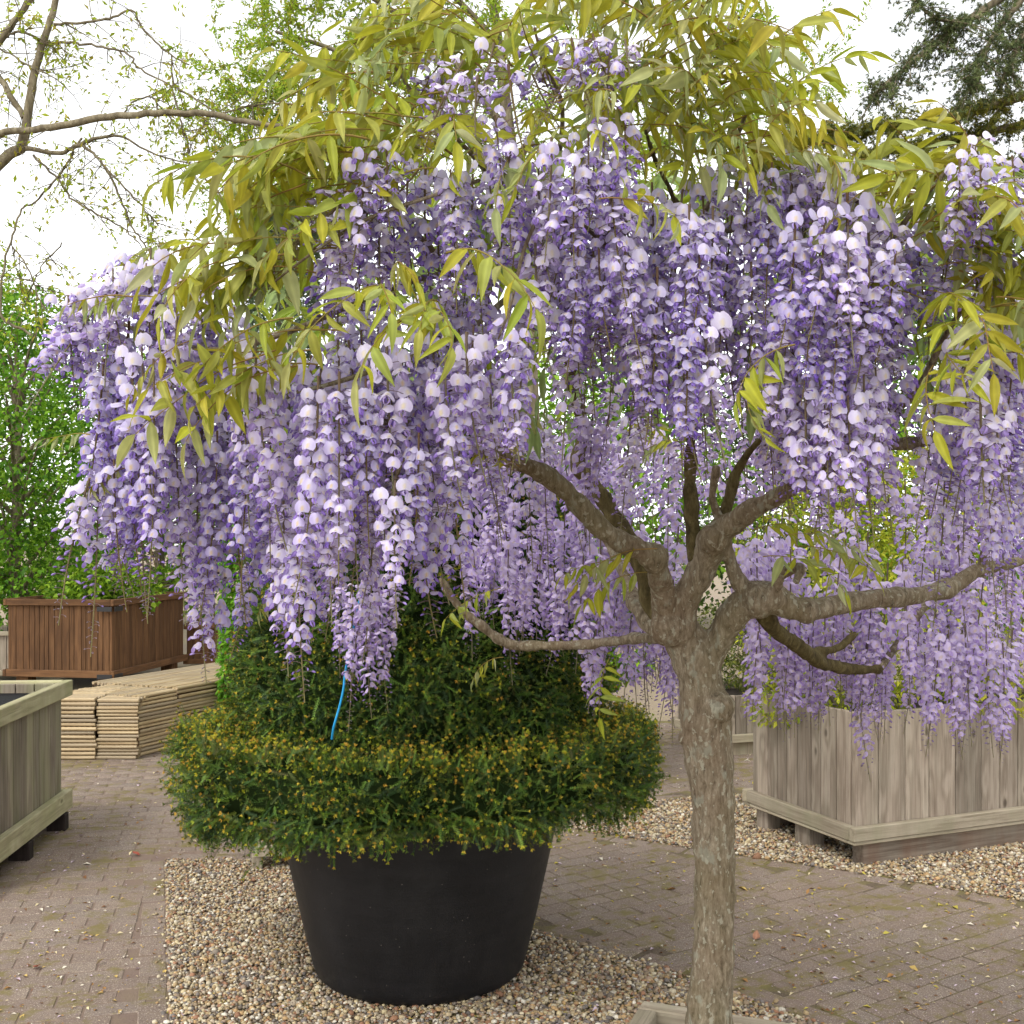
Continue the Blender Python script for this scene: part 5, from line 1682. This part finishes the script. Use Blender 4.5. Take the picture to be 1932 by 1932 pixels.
CDC = {1: np.array([srgb(*c) for c in ((92, 104, 62), (108, 118, 70), (76, 88, 56))]), 2: np.array([srgb(*c) for c in ((118, 122, 44), (146, 142, 52), (88, 98, 42))])}
for bi, (L_, nt, kc) in enumerate(CB[:-1]):
    q = spline(np.array([list(P(u, v, d_) - CO) + [PX(rp, d_)] for u, v, d_, rp in L_]), len(L_) * 6)
    tube_closed(m, q[:, :3], q[:, 3], 8)
    for _ in range(nt * 2):
        i = int(rq.integers(len(q) // 4, len(q)))
        L = rq.uniform(.15, .6) * (1.15 - .6 * i / len(q))
        dr = np.array((rq.normal(-.25, .7), rq.normal(0, .7), rq.normal(-.35 if kc == 1 else .02, .3 if kc == 1 else .16))); dr /= np.linalg.norm(dr)
        pts = [q[i, :3]]
        for _s in range(5):
            dr = dr + rq.normal(0, .12, 3) + np.array((0, 0, -.08)); dr /= np.linalg.norm(dr); pts.append(pts[-1] + dr * L / 5)
        pts = np.array(pts)
        V, F = tube(pts, np.linspace(.006, .002, 6), 4); m.add(V, F)
        n_ = int(L * (52 if kc == 1 else 95))
        f_ = rq.uniform(.1, 1, n_) * 5; ii = np.minimum(f_.astype(int), 4)
        pp_ = pts[ii] + (pts[ii + 1] - pts[ii]) * (f_ - ii)[:, None] + rq.normal(0, .022, (n_, 3))
        col = CDC[kc][rq.integers(0, 3, n_)] * rq.uniform(.7, 1.3, (n_, 1))
        mn.add_many(tv, tf_, mats(pp_, rand_rot(n_, rq), rq.uniform(.7, 1.2, n_)), col)
place('trunk', m.mesh('trunk', M['bark_grey']), ct)
tag(place('crown', mn.mesh('crown', M['needle'], False), ct), kind='stuff')

# ------------------------------------------------------------------ litter on the paving and gravel
m = MB()
r_ = np.random.default_rng(81)
n = 9000
Y = 3.2 + (9.6 - 3.2) * r_.random(n) ** 1.2; X = r_.uniform(-.5, .5, n) * Y * 1.02
ok = np.hypot(X + .34, Y - 4.17) > .45
dens = np.sin(X * 3.1 + 1) * np.sin(Y * 2.3 + X) * .5 + .5
ok &= r_.random(n) < .25 + .75 * dens
X, Y = X[ok], Y[ok]; n = len(X)
V, F = leaf_tmpl(.022, .010, .6)
LC = np.array([srgb(*c) for c in ((186, 158, 92), (150, 112, 66), (206, 190, 150), (120, 84, 54), (170, 156, 70), (196, 176, 186), (212, 202, 182))])
x = np.stack([r_.normal(size=n), r_.normal(size=n), r_.normal(0, .15, n)], 1)
m.add_many(V, F, mats(np.stack([X, Y, np.full(n, .003)], 1), rot_from(np.array((0, 0, 1.0)) + r_.normal(0, .2, (n, 3)), x), r_.lognormal(-.25, .4, n)), LC[r_.integers(0, len(LC), n)])
litter = tag(place('litter', m.mesh('litter', M['stem'], False)), 'scattered dry bits of leaf and petal on paving and gravel', 'litter', kind='stuff')


def dry_leaf(u, v, size, col, label, seed):
    g = G(u, v)
    m = MB()
    V, F, C = leaflet(size, size * .32, .35, -.5, srgb(*col), seed)
    m.add(V - np.array((size / 2, 0, 0)), F, C)
    tag(place('fallen_leaf', m.mesh('fallen_leaf', M['stem']), None, (g[0], g[1], .006), (0.1, -.1, seed * 1.3)), label, 'leaf', 'fallen leaves')


dry_leaf(1427, 1770, .055, (150, 108, 84), 'curled orange brown leaf lying on the brick paving beside the trunk', 1)
dry_leaf(256, 2046 * .789, .05, (140, 74, 58), 'reddish brown leaf on the path near the greenish planter', 2)
dry_leaf(70, 1828, .05, (170, 92, 70), 'small rusty leaf on the mossy side of the path', 4)
